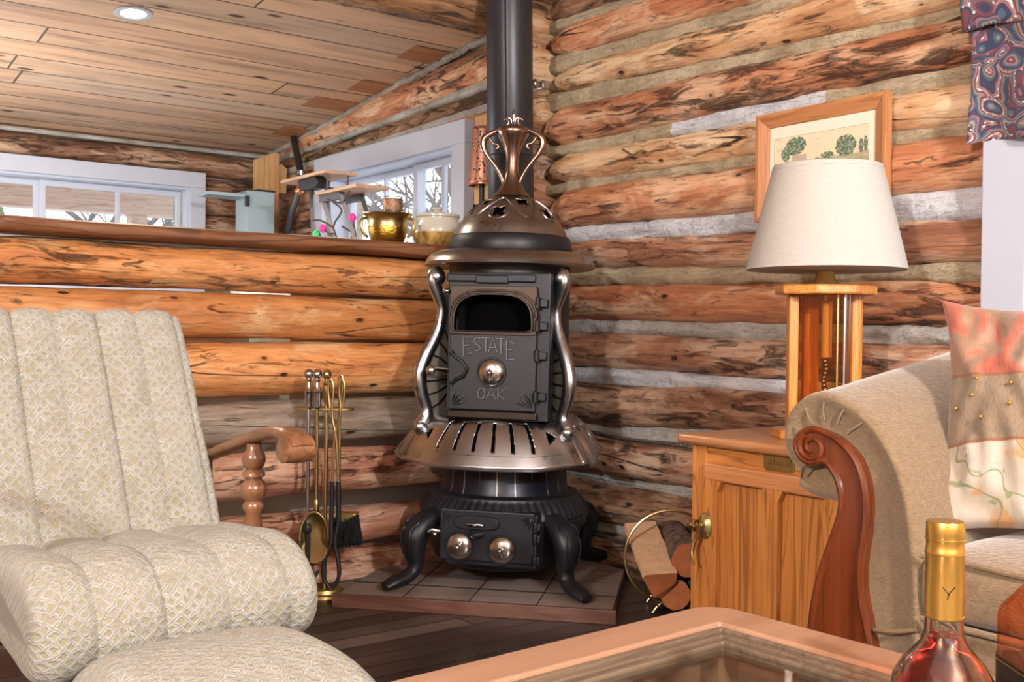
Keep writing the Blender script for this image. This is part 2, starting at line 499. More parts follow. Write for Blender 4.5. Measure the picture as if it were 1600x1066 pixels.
def punched():
    t = NT('punched_copper')
    v = t.vor(t.co((1, 1, 1), 'UV'), 1.0, rnd=0.6)
    hole = t.step(v, 0.34, 0.28)
    c = t.mix(hole, C(190, 138, 116), (0.012, 0.008, 0.006, 1))
    t.set(Base_Color=c, Roughness=0.4, Metallic=t.math('SUBTRACT', 0.75, t.math('MULTIPLY', hole, 0.7)))
    t.bump(t.step(v, 0.30, 0.45), 0.4, 0.003)
    MATS['punched_copper'] = t.m


punched()


def emit(name, col, st):
    t = NT(name)
    t.set(Base_Color=col, Emission_Color=col, Emission_Strength=st)
    MATS[name] = t.m


emit('lamp_glow', (1.0, 0.9, 0.78, 1), 14.0)


def drum_mat():
    t = NT('drum_steel')
    x, y, z = t.sep(t.co())
    ang = t.math('ARCTAN2', x, t.math('MULTIPLY', y, -1.0))
    k = t.math('FRACT', t.math('ADD', t.math('MULTIPLY', ang, 3.6), t.math('MULTIPLY', z, 0.5)))
    drip = t.math('MULTIPLY', t.step(t.math('ABSOLUTE', t.math('SUBTRACT', k, 0.5)), 0.05, 0.02), t.step(t.noise(t.co((14, 14, 5)), 1.0, 2), 0.40, 0.5))
    c = t.mix(t.math('MULTIPLY', drip, 0.7), C(22, 23, 36), C(150, 146, 146))
    t.set(Base_Color=c, Roughness=0.36, Metallic=0.4)
    MATS['drum_steel'] = t.m


drum_mat()


# ------------------------------------------------------------------ mesh helpers
class MB:
    def __init__(s):
        s.v = []
        s.f = []
        s.uv = {}

    def add(s, vs, fs, uv=None):
        o = len(s.v)
        s.v += [tuple(p) for p in vs]
        s.f += [tuple(i + o for i in f) for f in fs]
        if uv:
            for i, q in enumerate(uv):
                s.uv[o + i] = q

    def box(s, lo, hi, M=None):
        x0, y0, z0 = lo
        x1, y1, z1 = hi
        vs = [V(p) for p in ((x0, y0, z0), (x1, y0, z0), (x1, y1, z0), (x0, y1, z0), (x0, y0, z1), (x1, y0, z1), (x1, y1, z1), (x0, y1, z1))]
        if M is not None:
            vs = [M @ p for p in vs]
        s.add(vs, [(0, 3, 2, 1), (4, 5, 6, 7), (0, 1, 5, 4), (1, 2, 6, 5), (2, 3, 7, 6), (3, 0, 4, 7)])
        return s

    def tube(s, pts, r, n=10, cap=True, closed=False, ref=None, sq=None):
        pts = [V(p) for p in pts]
        m = len(pts)
        rs = r if isinstance(r, (list, tuple)) else [r] * m
        up = V(ref) if ref else None
        vs = []
        prev = None
        for i in range(m):
            if closed:
                t = pts[(i + 1) % m] - pts[i - 1]
            else:
                t = pts[min(i + 1, m - 1)] - pts[max(i - 1, 0)]
            t.normalize()
            if prev is None:
                a = up if up else (V((0, 0, 1)) if abs(t.z) < 0.9 else V((1, 0, 0)))
                nrm = (a - t * a.dot(t)).normalized()
            else:
                nrm = prev - t * prev.dot(t)
                nrm = nrm.normalized() if nrm.length > 1e-6 else prev
            prev = nrm
            b = t.cross(nrm)
            ri = rs[i]
            ra, rb = ri if isinstance(ri, (list, tuple)) else (ri, ri)
            for k in range(n):
                a = 2 * PI * k / n
                vs.append(pts[i] + nrm * (ra * math.cos(a)) + b * (rb * math.sin(a)))
        fs = []
        for i in range(m if closed else m - 1):
            j = (i + 1) % m
            for k in range(n):
                l = (k + 1) % n
                fs.append((i * n + k, i * n + l, j * n + l, j * n + k))
        if cap and not closed:
            fs.append(tuple(range(n))[::-1])
            fs.append(tuple((m - 1) * n + k for k in range(n)))
        s.add(vs, fs)
        return s

    def lathe(s, prof, n=36, c=(0, 0, 0), M=None, mod=None, a0=0.0, a1=2 * PI):
        c = V(c)
        full = abs(a1 - a0 - 2 * PI) < 1e-6
        cols = n if full else n + 1
        vs = []
        for (r, z) in prof:
            for k in range(cols):
                a = a0 + (a1 - a0) * k / n
                rr = r * (mod(a, z) if mod else 1)
                p = V((rr * math.cos(a), rr * math.sin(a), z))
                if M is not None:
                    p = M @ p
                vs.append(p + c)
        fs = []
        for i in range(len(prof) - 1):
            for k in range(n):
                l = (k + 1) % cols
                fs.append((i * cols + k, i * cols + l, (i + 1) * cols + l, (i + 1) * cols + k))
        if full:
            if prof[0][0] > 1e-5:
                fs.append(tuple(range(n))[::-1])
            if prof[-1][0] > 1e-5:
                fs.append(tuple((len(prof) - 1) * n + k for k in range(n)))
        s.add(vs, fs)
        return s

    def prism(s, poly, fn, d0, d1):
        """poly: 2-D outline; fn(u, v, w) -> 3-D; extruded from w=d0 to d1"""
        n = len(poly)
        vs = [fn(u, v, d0) for u, v in poly] + [fn(u, v, d1) for u, v in poly]
        fs = [tuple(range(n))[::-1], tuple(range(n, 2 * n))]
        for i in range(n):
            j = (i + 1) % n
            fs.append((i, j, n + j, n + i))
        s.add(vs, fs)
        return s

    def ringplate(s, outer, inner, fn, d0, d1):
        n = len(outer)
        vs = []
        for d in (d0, d1):
            vs += [fn(u, v, d) for u, v in outer] + [fn(u, v, d) for u, v in inner]
        fs = []
        for i in range(n):
            j = (i + 1) % n
            fs.append((i, j, n + j, n + i))
            fs.append((2 * n + i, 3 * n + i, 3 * n + j, 2 * n + j))
            fs.append((i, 2 * n + i, 2 * n + j, j))
            fs.append((n + i, n + j, 3 * n + j, 3 * n + i))
        s.add(vs, fs)
        return s

    def sphere(s, c, r, nu=16, nv=10, M=None):
        r = r if isinstance(r, (list, tuple)) else (r, r, r)
        c = V(c)
        vs = []
        for i in range(nv + 1):
            p = PI * i / nv
            for k in range(nu):
                a = 2 * PI * k / nu
                q = V((r[0] * math.sin(p) * math.cos(a), r[1] * math.sin(p) * math.sin(a), r[2] * math.cos(p)))
                if M is not None:
                    q = M @ q
                vs.append(c + q)
        fs = []
        for i in range(nv):
            for k in range(nu):
                l = (k + 1) % nu
                fs.append((i * nu + k, (i + 1) * nu + k, (i + 1) * nu + l, i * nu + l))
        s.add(vs, fs)
        return s

    def grid(s, fn, nu, nv, closed=False, skip=None, uvf=None):
        vs = []
        uv = []
        for i in range(nu + 1):
            for j in range(nv + (0 if closed else 1)):
                vs.append(fn(i / nu, j / nv))
                if uvf:
                    uv.append(uvf(i / nu, j / nv))
        w = nv if closed else nv + 1
        fs = []
        for i in range(nu):
            for j in range(nv):
                if skip and skip((i + 0.5) / nu, (j + 0.5) / nv):
                    continue
                k = (j + 1) % w
                fs.append((i * w + j, (i + 1) * w + j, (i + 1) * w + k, i * w + k))
        s.add(vs, fs, uv if uvf else None)
        return s

    def build(s, name, mat, parent=None, smooth=40, bevel=0.0, seg=2, sub=0, solid=0.0, world=False, M=None, loops_uv=None, merge=True):
        vs = [V(p) for p in s.v]
        if world and parent is not None:
            inv = MW[parent.name].inverted()
            vs = [inv @ p for p in vs]
        me = bpy.data.meshes.new(name)
        me.from_pydata([tuple(p) for p in vs], [], s.f)
        if s.uv:
            ul = me.uv_layers.new(name='UVMap')
            for lp in me.loops:
                ul.data[lp.index].uv = s.uv.get(lp.vertex_index, (0, 0))
        bm = bmesh.new()
        bm.from_mesh(me)
        if merge and not s.uv:
            bmesh.ops.remove_doubles(bm, verts=bm.verts, dist=1e-5)
        bmesh.ops.recalc_face_normals(bm, faces=bm.faces)
        bm.to_mesh(me)
        bm.free()
        if smooth:
            me.shade_smooth()
            me.set_sharp_from_angle(angle=math.radians(smooth))
        o = bpy.data.objects.new(name, me)
        COL.objects.link(o)
        o.data.materials.append(MATS[mat] if isinstance(mat, str) else mat)
        if M is not None:
            o.matrix_world = M
        if parent is not None:
            o.parent = parent
        MW[o.name] = (MW[parent.name] if parent is not None else Matrix.Identity(4)) @ (M if M is not None else Matrix.Identity(4))
        if bevel:
            b = o.modifiers.new('Bevel', 'BEVEL')
            b.width = bevel
            b.segments = seg
            b.limit_method = 'ANGLE'
            b.angle_limit = math.radians(38)
        if solid:
            b = o.modifiers.new('Solidify', 'SOLIDIFY')
            b.thickness = solid
            b.offset = 0
        if sub:
            b = o.modifiers.new('Subdivision', 'SUBSURF')
            b.levels = sub
            b.render_levels = sub
        return o


MW = {}


def tag(o, label, cat, group=None):
    o['label'] = label
    o['category'] = cat
    if group:
        o['group'] = group
    return o


def thing(name, label, cat, loc=(0, 0, 0), rz=0.0, group=None, M=None):
    o = bpy.data.objects.new(name, None)
    o.empty_display_size = 0.1
    COL.objects.link(o)
    m = M if M is not None else Matrix.Translation(loc) @ Matrix.Rotation(rz, 4, 'Z')
    o.matrix_world = m
    MW[o.name] = m.copy()
    return tag(o, label, cat, group)


def struct(name, mb=None, mat=None, **kw):
    if mb is None:
        o = bpy.data.objects.new(name, None)
        COL.objects.link(o)
    else:
        o = mb.build(name, mat, **kw)
    o['kind'] = 'structure'
    MW[o.name] = Matrix.Identity(4)
    return o


def log(parent, p0, p1, r0, r1, mat, seed=0, name='log', taper=(0.0, 0.0), nl=70, nr=26, rough=1.0, flat=1.0):
    p0, p1 = V(p0), V(p1)
    d = p1 - p0
    L = d.length
    ax = d.normalized()
    up = V((0, 0, 1)) if abs(ax.z) < 0.9 else V((1, 0, 0))
    yv = up.cross(ax).normalized()
    zv = ax.cross(yv)
    M = Matrix(((ax.x, yv.x, zv.x, p0.x), (ax.y, yv.y, zv.y, p0.y), (ax.z, yv.z, zv.z, p0.z), (0, 0, 0, 1)))
    vs = []
    for i in range(nl + 1):
        t = i / nl
        x = L * t
        r = r0 + (r1 - r0) * t
        e = 1.0
        if taper[0]:
            e *= 0.62 + 0.38 * sstep(0, taper[0], x)
        if taper[1]:
            e *= 0.62 + 0.38 * sstep(0, taper[1], L - x)
        oy = 0.010 * rough * noise.noise(V((x * 1.3, seed * 7.1, 0)))
        oz = 0.009 * rough * noise.noise(V((x * 1.5, seed * 7.1, 9)))
        for k in range(nr):
            a = 2 * PI * k / nr
            c, s = math.cos(a), math.sin(a)
            q = 1 + rough * (0.11 * noise.noise(V((x * 3.0, c * 1.3 + seed * 3.3, s * 1.3))) + 0.06 * noise.noise(V((x * 9.0, c * 3 + seed, s * 3))) + 0.018 * noise.noise(V((x * 25, c * 7, s * 7 + seed))))
            xx = x
            if i in (0, nl):
                xx += 0.012 * noise.noise(V((c * 2, s * 2, seed)))
            vs.append((xx, oy + r * e * q * c * flat, oz + r * e * q * s))
    b = MB()
    fs = []
    for i in range(nl):
        for k in range(nr):
            l = (k + 1) % nr
            fs.append((i * nr + k, i * nr + l, (i + 1) * nr + l, (i + 1) * nr + k))
    fs.append(tuple(range(nr))[::-1])
    fs.append(tuple(nl * nr + k for k in range(nr)))
    b.add(vs, fs)
    o = b.build(name, mat, parent, smooth=50, M=M)
    return o


def chink(parent, y0, y1, zb0, zt0, zb1, zt1, mat, seed, bulge=0.0, x0=0.0):
    """mortar between two logs of the right wall; z given at y0 and y1"""
    b = MB()

    def fn(u, v):
        y = y0 + (y1 - y0) * u
        zb = zb0 + (zb1 - zb0) * u
        zt = zt0 + (zt1 - zt0) * u
        mid = (zb + zt) / 2
        h = (zt - zb) / 2 + 0.014 + 0.012 * noise.noise(V((y * 6, seed * 3.7, 0))) + 0.006 * noise.noise(V((y * 23, seed, 4)))
        s = v * 2 - 1
        x = x0 - bulge * (1 - s * s) + 0.03 * max(0, abs(s) - 0.82) / 0.18 - 0.010 * noise.noise(V((y * 4, s * 1.5, seed))) - 0.005 * noise.noise(V((y * 15, s * 3, seed))) - 0.008
        return (x, y, mid + s * h)
    b.grid(fn, 110, 10)
    return b.build('chinking', mat, parent, smooth=60)

# ================================================================== SETTING
# world axes: X along the log half wall (towards the corner at X=0), Y away from the room, floor Z=0
CEIL0, CEILS = 2.115, -0.098


def ceil_z(y):
    return CEIL0 + CEILS * y


b = MB()
b.box((-5.2, -5.2, -0.06), (0.35, 2.95, 0.0))
struct('floor', b, 'floor_boards', smooth=0)

b = MB()
vs = []
for y in (-5.2, 2.95):
    for x in (-5.2, 0.35):
        for dz in (0.0, 0.06):
            vs.append((x, y, ceil_z(y) + dz))
b.add(vs, [(0, 2, 6, 4), (1, 5, 7, 3), (0, 1, 3, 2), (4, 6, 7, 5), (0, 4, 5, 1), (2, 3, 7, 6)])
ceiling = struct('ceiling', b, 'ceiling_boards', smooth=0)
b = MB()   # bright patched-in board ends along the wall
for y, x in ((0.62, -0.22), (1.12, -0.2), (1.45, -0.28), (2.0, -0.2)):
    b.add([(x, y, ceil_z(y) - 0.002), (-0.02, y, ceil_z(y) - 0.002), (-0.02, y + 0.17, ceil_z(y + 0.17) - 0.002), (x, y + 0.17, ceil_z(y + 0.17) - 0.002)], [(0, 1, 2, 3)])
b.build('patch_board', wood('patch_wood', 0, C(150, 96, 60), C(178, 124, 84), C(110, 66, 40), 0.6, 1.0, 0.4, 0.0), ceiling, solid=0.002, smooth=0)

# ---- right wall (plane X = 0): mortar plane, logs bulge into the room
b = MB()
b.box((0.03, -3.4, -0.05), (0.17, -1.95, 0.70))
b.box((0.03, -3.4, 1.85), (0.17, -1.95, 2.5))
b.box((0.03, -3.4, 0.70), (0.17, -2.92, 1.85))
b.box((0.03, -1.95, -0.05), (0.17, 0.0, 2.32))
b.box((0.03, 0.0, -0.05), (0.17, 0.53, 2.16))
b.box((0.03, 0.53, -0.05), (0.17, 1.80, 1.16))
b.box((0.03, 0.53, 1.66), (0.17, 1.80, 2.1))
b.box((0.03, 1.80, -0.05), (0.17, 2.75, 2.0))
wall_right = struct('wall_right', b, 'mortar_beige', smooth=0)

RL = [  # z top, z bottom at Y=-0.1 ; z top, z bottom at Y=-1.8 ; material ; end Y
    (2.13, 2.03, 2.13, 2.01, 'log_dark', -3.3),
    (2.007, 1.893, 1.985, 1.845, 'log_pink', -3.3),
    (1.850, 1.757, 1.828, 1.690, 'log_tan', -1.86),
    (1.705, 1.556, 1.672, 1.543, 'log_pink', -1.86),
    (1.524, 1.405, 1.496, 1.393, 'log_tan', -1.86),
    (1.380, 1.229, 1.368, 1.222, 'log_pink', -1.86),
    (1.190, 1.083, 1.150, 1.025, 'log_brown', -1.86),
    (1.029, 0.891, 0.993, 0.868, 'log_pink', -1.86),
    (0.850, 0.705, 0.825, 0.712, 'log_brown', -1.86),
    (0.668, 0.505, 0.668, 0.560, 'log_dark', -3.3),
    (0.471, 0.320, 0.487, 0.340, 'log_brown', -3.3),
    (0.306, 0.150, 0.312, 0.190, 'log_dark', -3.3),
    (0.125, -0.03, 0.15, -0.03, 'log_dark', -3.3),
]
for i, (ta, ba, tb, bb, m, ye) in enumerate(RL):
    ys = -0.035 - 0.02 * (i % 3)
    k = (ye + 0.1) / -1.7
    za, zb = (ta + ba) / 2, (tb + bb) / 2
    zb2 = za + (zb - za) * k
    ha, hb = (ta - ba) / 2, (tb - bb) / 2
    p = 0.85
    ra, rb = ha * (1 + p * p) / (2 * p), hb * (1 + p * p) / (2 * p)
    log(wall_right, (ra - ha * p, ys, za), (rb - hb * p, ye, zb2), ra, rb, m, 3 + i, taper=(0.10, 0.0), nl=110)
CM = ['mortar_beige', 'mortar_beige', 'mortar_beige', 'mortar_white', 'mortar_beige', 'mortar_white', 'mortar_beige', 'mortar_grey', 'mortar_white', 'mortar_grey', 'mortar_grey', 'mortar_grey']
for i in range(len(RL) - 1):
    u, l = RL[i], RL[i + 1]
    ye = min(u[5], l[5]) if i not in (1, 8) else -1.86
    if i == 3:   # patched: beige near the corner, pale blue beyond, beige again
        zat = lambda y: (l[0] + (l[2] - l[0]) * (-0.1 - y) / 1.7, u[1] + (u[3] - u[1]) * (-0.1 - y) / 1.7)
        for (ya, yb, mm) in ((0.0, -0.70, 'mortar_beige'), (-0.70, -1.32, 'mortar_white'), (-1.32, -1.86, 'mortar_beige')):
            (a0, a1), (b0, b1) = zat(ya), zat(yb)
            chink(wall_right, ya, yb, a0, a1, b0, b1, mm, i + 1.0, 0.012)
        continue
    k = (ye + 0.1) / -1.7
    chink(wall_right, 0.0, ye, l[0], u[1], l[0] + (l[2] - l[0]) * k, u[1] + (u[3] - u[1]) * k, CM[i], i + 1.0, {5: 0.022, 6: 0.028, 7: 0.02, 8: 0.026}.get(i, 0.012))
# cut stubs of the old cross wall, poking out of the corner
for z, r, l, sd in ((2.045, 0.085, 0.13, 1), (1.865, 0.085, 0.17, 2), (1.700, 0.078, 0.13, 3), (1.530, 0.072, 0.12, 4), (1.385, 0.070, 0.11, 5), (1.22, 0.07, 0.11, 6)):
    log(wall_right, (0.12, 0.045, z), (-l, 0.045, z), r, r * 0.92, 'log_tan' if sd < 4 else 'log_brown', 40 + sd, name='log_stub', nl=16, rough=1.3)
# far stretch of the same wall, beyond the half wall
log(wall_right, (0.035, 0.02, 1.975), (0.035, 2.7, 1.865), 0.095, 0.075, 'log_pink', 61, nl=90)
log(wall_right, (0.035, 0.02, 1.835), (0.035, 2.7, 1.785), 0.048, 0.062, 'log_bark', 62, nl=90, rough=1.6)
log(wall_right, (0.04, 0.02, 1.745), (0.04, 2.7, 1.69), 0.07, 0.062, 'log_pink', 63, nl=90)
for z, r, m in ((1.575, 0.06, 'log_brown'), (1.455, 0.065, 'log_brown'), (1.32, 0.07, 'log_pink'), (1.19, 0.065, 'log_tan')):
    log(wall_right, (0.035, 1.88, z), (0.035, 2.7, z), r, r, m, int(z * 100), nl=30)
    log(wall_right, (0.035, 0.02, z), (0.035, 0.47, z), r, r, m, int(z * 90), nl=30)
for i, (za, zb) in enumerate(((1.89, 1.82), (1.79, 1.735))):
    b = MB()
    b.tube([(-0.012, 0.02, za - 0.005), (-0.012, 1.3, (za + zb) / 2 - 0.004), (-0.012, 2.65, zb - 0.005)], [0.022, 0.018, 0.02], 8)
    b.build('chinking', 'mortar_grey', wall_right)
for z in (1.515, 1.39, 1.255):
    b = MB()
    b.box((-0.005, 1.85, z - 0.02), (0.04, 2.7, z + 0.02))
    b.build('chinking', 'mortar_beige', wall_right, bevel=0.01)
# grey caulk along the ceiling joint
b = MB()
pts = []
for i in range(60):
    y = 0.1 + i * 0.044
    pts.append((-0.035 + 0.02 * noise.noise(V((y * 7, 1, 0))), y, ceil_z(y) - 0.014 + 0.012 * noise.noise(V((y * 9, 5, 0)))))
b.tube(pts, [0.016 + 0.010 * noise.noise(V((i * 0.9, 3, 3))) for i in range(60)], 8)
b.build('chinking', 'mortar_grey', wall_right)

# ---- half wall of logs (plane Y = 0)
wall_left = struct('wall_left')
HL = [(1.098, 0.962, 'log_golden'), (0.955, 0.808, 'log_golden'), (0.802, 0.626, 'log_golden'), (0.612, 0.468, 'log_grey'), (0.447, 0.296, 'log_rose'), (0.240, 0.118, 'log_rose'), (0.100, -0.04, 'log_rose')]
for i, (t, bo, m) in enumerate(HL):
    r = (t - bo) / 2
    log(wall_left, (-3.6, 0.0, (t + bo) / 2 + 0.004), (-0.03, 0.0, (t + bo) / 2 - 0.002), r * 1.0, r * 0.99, m, 80 + i, nl=150, rough=0.62 if i != 3 else 0.5)
b = MB()


def capfn(u, v):
    x = -3.6 + 3.53 * u
    a = 2 * PI * v
    sx = math.copysign(abs(math.cos(a)) ** 0.45, math.cos(a))
    sz = math.copysign(abs(math.sin(a)) ** 0.45, math.sin(a))
    y = 0.085 + 0.185 * sx
    z = 1.127 + 0.0255 * sz
    if sx < -0.5:
        y += 0.014 * noise.noise(V((x * 5, 0, z * 20)))
        z += 0.010 * noise.noise(V((x * 4, 3, 1))) * (1 if sz < 0 else 0.0)
    return (x, y, z)


b.grid(capfn, 120, 36, closed=True)
b.build('cap_board', 'cap_wood', wall_left, smooth=45)

# ---- back wall of the room beyond (plane Y = 2.6)
YB = 2.6
b = MB()
b.box((-5.2, YB + 0.02, -0.05), (-2.3, YB + 0.16, 2.0))
b.box((-2.3, YB + 0.02, -0.05), (-0.53, YB + 0.16, 1.08))
b.box((-2.3, YB + 0.02, 1.63), (-0.53, YB + 0.16, 2.0))
b.box((-0.53, YB + 0.02, -0.05), (0.17, YB + 0.16, 2.0))
wall_back = struct('wall_back', b, 'mortar_grey', smooth=0)
log(wall_back, (-5.0, YB + 0.02, 1.76), (-0.02, YB + 0.02, 1.762), 0.066, 0.066, 'log_dark', 101, nl=110)
for z, r in ((1.64, 0.05), (1.535, 0.055), (1.42, 0.06), (1.30, 0.06), (1.18, 0.06)):
    log(wall_back, (-0.42, YB + 0.02, z), (-0.02, YB + 0.02, z), r, r, 'log_dark', int(z * 77), nl=24)
b = MB()
b.tube([(-5.0, YB - 0.045, 1.838), (-0.05, YB - 0.045, 1.838)], 0.012, 8)
b.build('chinking', 'mortar_grey', wall_back)


def window(name, origin, ux, uo, x0, x1, z0, z1, tw, panes, depth=0.11, skirt=True):
    """casing on the wall face, recessed jambs, sashes with panes; ux along wall, uo outwards"""
    o, ux, uo = V(origin), V(ux), V(uo)

    def fn(u, v, w):
        return o + ux * u + V((0, 0, v)) + uo * w
    st = struct(name)
    iz0, iz1, ix0, ix1 = z0 + tw, z1 - tw, x0 + tw, x1 - tw
    for lo, hi in (((x0, iz1), (x1, z1)), ((x0, z0), (x1, iz0)), ((x0, iz0), (ix0, iz1)), ((ix1, iz0), (x1, iz1))):
        q = MB()
        q.prism([(lo[0], lo[1]), (hi[0], lo[1]), (hi[0], hi[1]), (lo[0], hi[1])], fn, -0.05, 0.0)
        q.build('casing', 'white_paint', st, bevel=0.003, smooth=0)
    q = MB()
    q.ringplate([(ix0 - 0.02, iz0 - 0.02), (ix1 + 0.02, iz0 - 0.02), (ix1 + 0.02, iz1 + 0.02), (ix0 - 0.02, iz1 + 0.02)], [(ix0 + 0.012, iz0 + 0.012), (ix1 - 0.012, iz0 + 0.012), (ix1 - 0.012, iz1 - 0.012), (ix0 + 0.012, iz1 - 0.012)], fn, -0.02, depth + 0.04)
    q.build('jamb', 'white_paint', st, smooth=0, bevel=0.002)
    for (a, c, d0, munt) in panes:
        fw = 0.032
        q = MB()
        q.ringplate([(a, iz0 + 0.012), (c, iz0 + 0.012), (c, iz1 - 0.012), (a, iz1 - 0.012)], [(a + fw, iz0 + 0.012 + fw), (c - fw, iz0 + 0.012 + fw), (c - fw, iz1 - 0.012 - fw), (a + fw, iz1 - 0.012 - fw)], fn, d0, d0 + 0.03)
        sash = q.build('sash', 'white_paint', st, smooth=0, bevel=0.003)
        for mx in munt:
            q = MB()
            q.prism([(mx - 0.011, iz0 + 0.03), (mx + 0.011, iz0 + 0.03), (mx + 0.011, iz1 - 0.03), (mx - 0.011, iz1 - 0.03)], fn, d0 + 0.004, d0 + 0.026)
            q.build('muntin', 'white_paint', sash, smooth=0, bevel=0.003)
        q = MB()
        q.prism([(a + fw - 0.004, iz0 + fw), (c - fw + 0.004, iz0 + fw), (c - fw + 0.004, iz1 - fw), (a + fw - 0.004, iz1 - fw)], fn, d0 + 0.013, d0 + 0.017)
        q.build('pane', 'pane_glass', sash, smooth=0)
    return st


# window in the back wall, window in the right wall beyond the half wall, window beside the sofa
window('window_1', (0, YB - 0.03, 0), (1, 0, 0), (0, 1, 0), -2.42, -0.43, 0.98, 1.705, 0.085, [(-2.33, -1.26, 0.10, [-1.80]), (-1.27, -0.52, 0.075, [-0.87])])
window('window_2', (-0.03, 0, 0), (0, 1, 0), (1, 0, 0), 0.455, 1.885, 1.06, 1.738, 0.10, [(0.565, 1.05, 0.06, [0.80]), (1.03, 1.76, 0.09, [1.38])])
window('window_3', (-0.045, 0, 0), (0, 1, 0), (1, 0, 0), -3.02, -1.838, 0.60, 1.95, 0.11, [(-2.9, -1.955, 0.05, [-2.43])])

# ---- tie log under the ceiling on the line of the half wall
tie = struct('trim_1')
log(tie, (-0.005, 0.06, 2.075), (-3.6, 0.06, 2.06), 0.098, 0.105, 'log_bark', 121, nl=120, rough=1.4)

# ---- walls behind the camera so that the room is a room
b = MB()
b.box((-5.2, -5.3, -0.05), (0.17, -5.2, 1.0))
b.box((-5.2, -5.3, 2.0), (0.17, -5.2, 2.75))
b.box((-0.6, -5.3, 1.0), (0.17, -5.2, 2.0))
b.box((-2.2, -5.3, 1.0), (-1.6, -5.2, 2.0))
b.box((-5.2, -5.3, 1.0), (-4.4, -5.2, 2.0))
struct('wall_front', b, plain('plaster_tan', C(168, 132, 100), 0.8), smooth=0)
b = MB()
b.box((0.03, -5.3, -0.05), (0.17, -3.4, 2.75))
struct('wall_corner', b, 'plaster_tan', smooth=0)
b = MB()
b.box((-5.3, -5.3, -0.05), (-5.2, 2.76, 2.75))
struct('wall_side', b, 'plaster_tan', smooth=0)

# ---- outside
b = MB()
b.box((-16, 3.4, -0.75), (22, 40, -0.7))
b.box((0.6, -12, -0.75), (22, 3.4, -0.7))
struct('ground', b, 'snow', smooth=0)
pr = thing('porch_roof', 'weathered board porch roof seen through the long window on the left', 'roof', (-2.0, 2.9, 0))
b = MB()
b.add([(-3, 0, 2.10), (3, 0, 2.10), (3, 2.2, 1.86), (-3, 2.2, 1.86), (-3, 0, 2.16), (3, 0, 2.16), (3, 2.2, 1.92), (-3, 2.2, 1.92)], [(0, 3, 2, 1), (4, 5, 6, 7), (0, 1, 5, 4), (1, 2, 6, 5), (2, 3, 7, 6), (3, 0, 4, 7)])
plankmat('porch_boards', 0, 0.12, [C(222, 206, 196), C(212, 194, 184), C(230, 216, 206)], 0.7, 0.04, C(120, 96, 84), False, 3.0, 0.6)
b.build('roof_boards', 'porch_boards', pr, smooth=0)
b = MB()
b.box((-3, 2.1, 1.70), (3, 2.25, 1.87))
b.build('beam', wood('porch_beam', 0, C(176, 150, 134), C(196, 172, 156), C(140, 112, 96), 0.7), pr, smooth=0, bevel=0.01)
for x in (-2.9, 1.9):
    b = MB()
    b.box((x, 2.1, -0.7), (x + 0.12, 2.22, 1.7))
    b.build('post', 'porch_beam', pr, smooth=0)


def tree(loc, h, seed, name='bare_tree', label='', ever=False):
    t = thing(name, label, 'tree', loc, 0, 'trees outside the windows')
    rnd = random.Random(seed)
    b = MB()

    def branch(p, d, L, r, lv):
        pts = [p]
        q = p
        for i in range(5):
            d = (d + V((rnd.uniform(-1, 1), rnd.uniform(-1, 1), rnd.uniform(-0.5, 0.7))) * 0.22).normalized()
            q = q + d * L / 5
            pts.append(q)
            if lv < 3 and i > 0:
                for _ in range(2 if lv < 2 else 1):
                    e = (d * 0.5 + V((rnd.uniform(-1, 1), rnd.uniform(-1, 1), rnd.uniform(-0.3, 0.8)))).normalized()
                    branch(q, e, L * rnd.uniform(0.28, 0.42), r * 0.45, lv + 1)
        b.tube(pts, [r * (1 - 0.13 * i) for i in range(6)], 6 if lv < 2 else 4, cap=False)
    branch(V((0, 0, 0)), V((0, 0, 1)), h, 0.028 * h, 0)
    b.build('trunk', 'tree_bark', t, smooth=60)
    if ever:
        b = MB()
        for k in range(16):
            z = h * (0.15 + 0.055 * k)
            rr = h * 0.24 * (1 - k / 17)
            b.lathe([(rr, z - 0.10 * h), (rr * 0.55, z), (0.02, z + 0.06 * h)], 18, mod=lambda a, zz: 0.85 + 0.25 * math.sin(a * 7 + zz * 30))
        b.build('foliage', 'evergreen', t, smooth=0)
    return t


TREES = (('outside the right-hand window, nearest the wall', 3.2, 4.4, 3.6), ('seen in the middle pane of the right-hand window', 5.2, 7.4, 4.6), ('seen farthest off through the right-hand window', 8.6, 12.0, 5.2))
for i, (where, x, y, h) in enumerate(TREES):
    tree((x, y, -0.7), h, i + 1, label='bare leafless tree ' + where)
for i, (where, x, y, h) in enumerate((('left part of the long window', -2.6, 12.5, 3.6), ('middle of the long window', 0.2, 12.5, 3.9), ('right end of the long window', 3.0, 13.5, 3.4))):
    tree((x, y, -0.7), h, i + 21, name='snowy_tree', label='hazy evergreen tree outside, in the ' + where, ever=True)

# ================================================================== STOVE
def view_tilt(a):
    return Matrix.Rotation(a, 4, V((math.sin(math.radians(36.5)), math.cos(math.radians(36.5)), 0)))


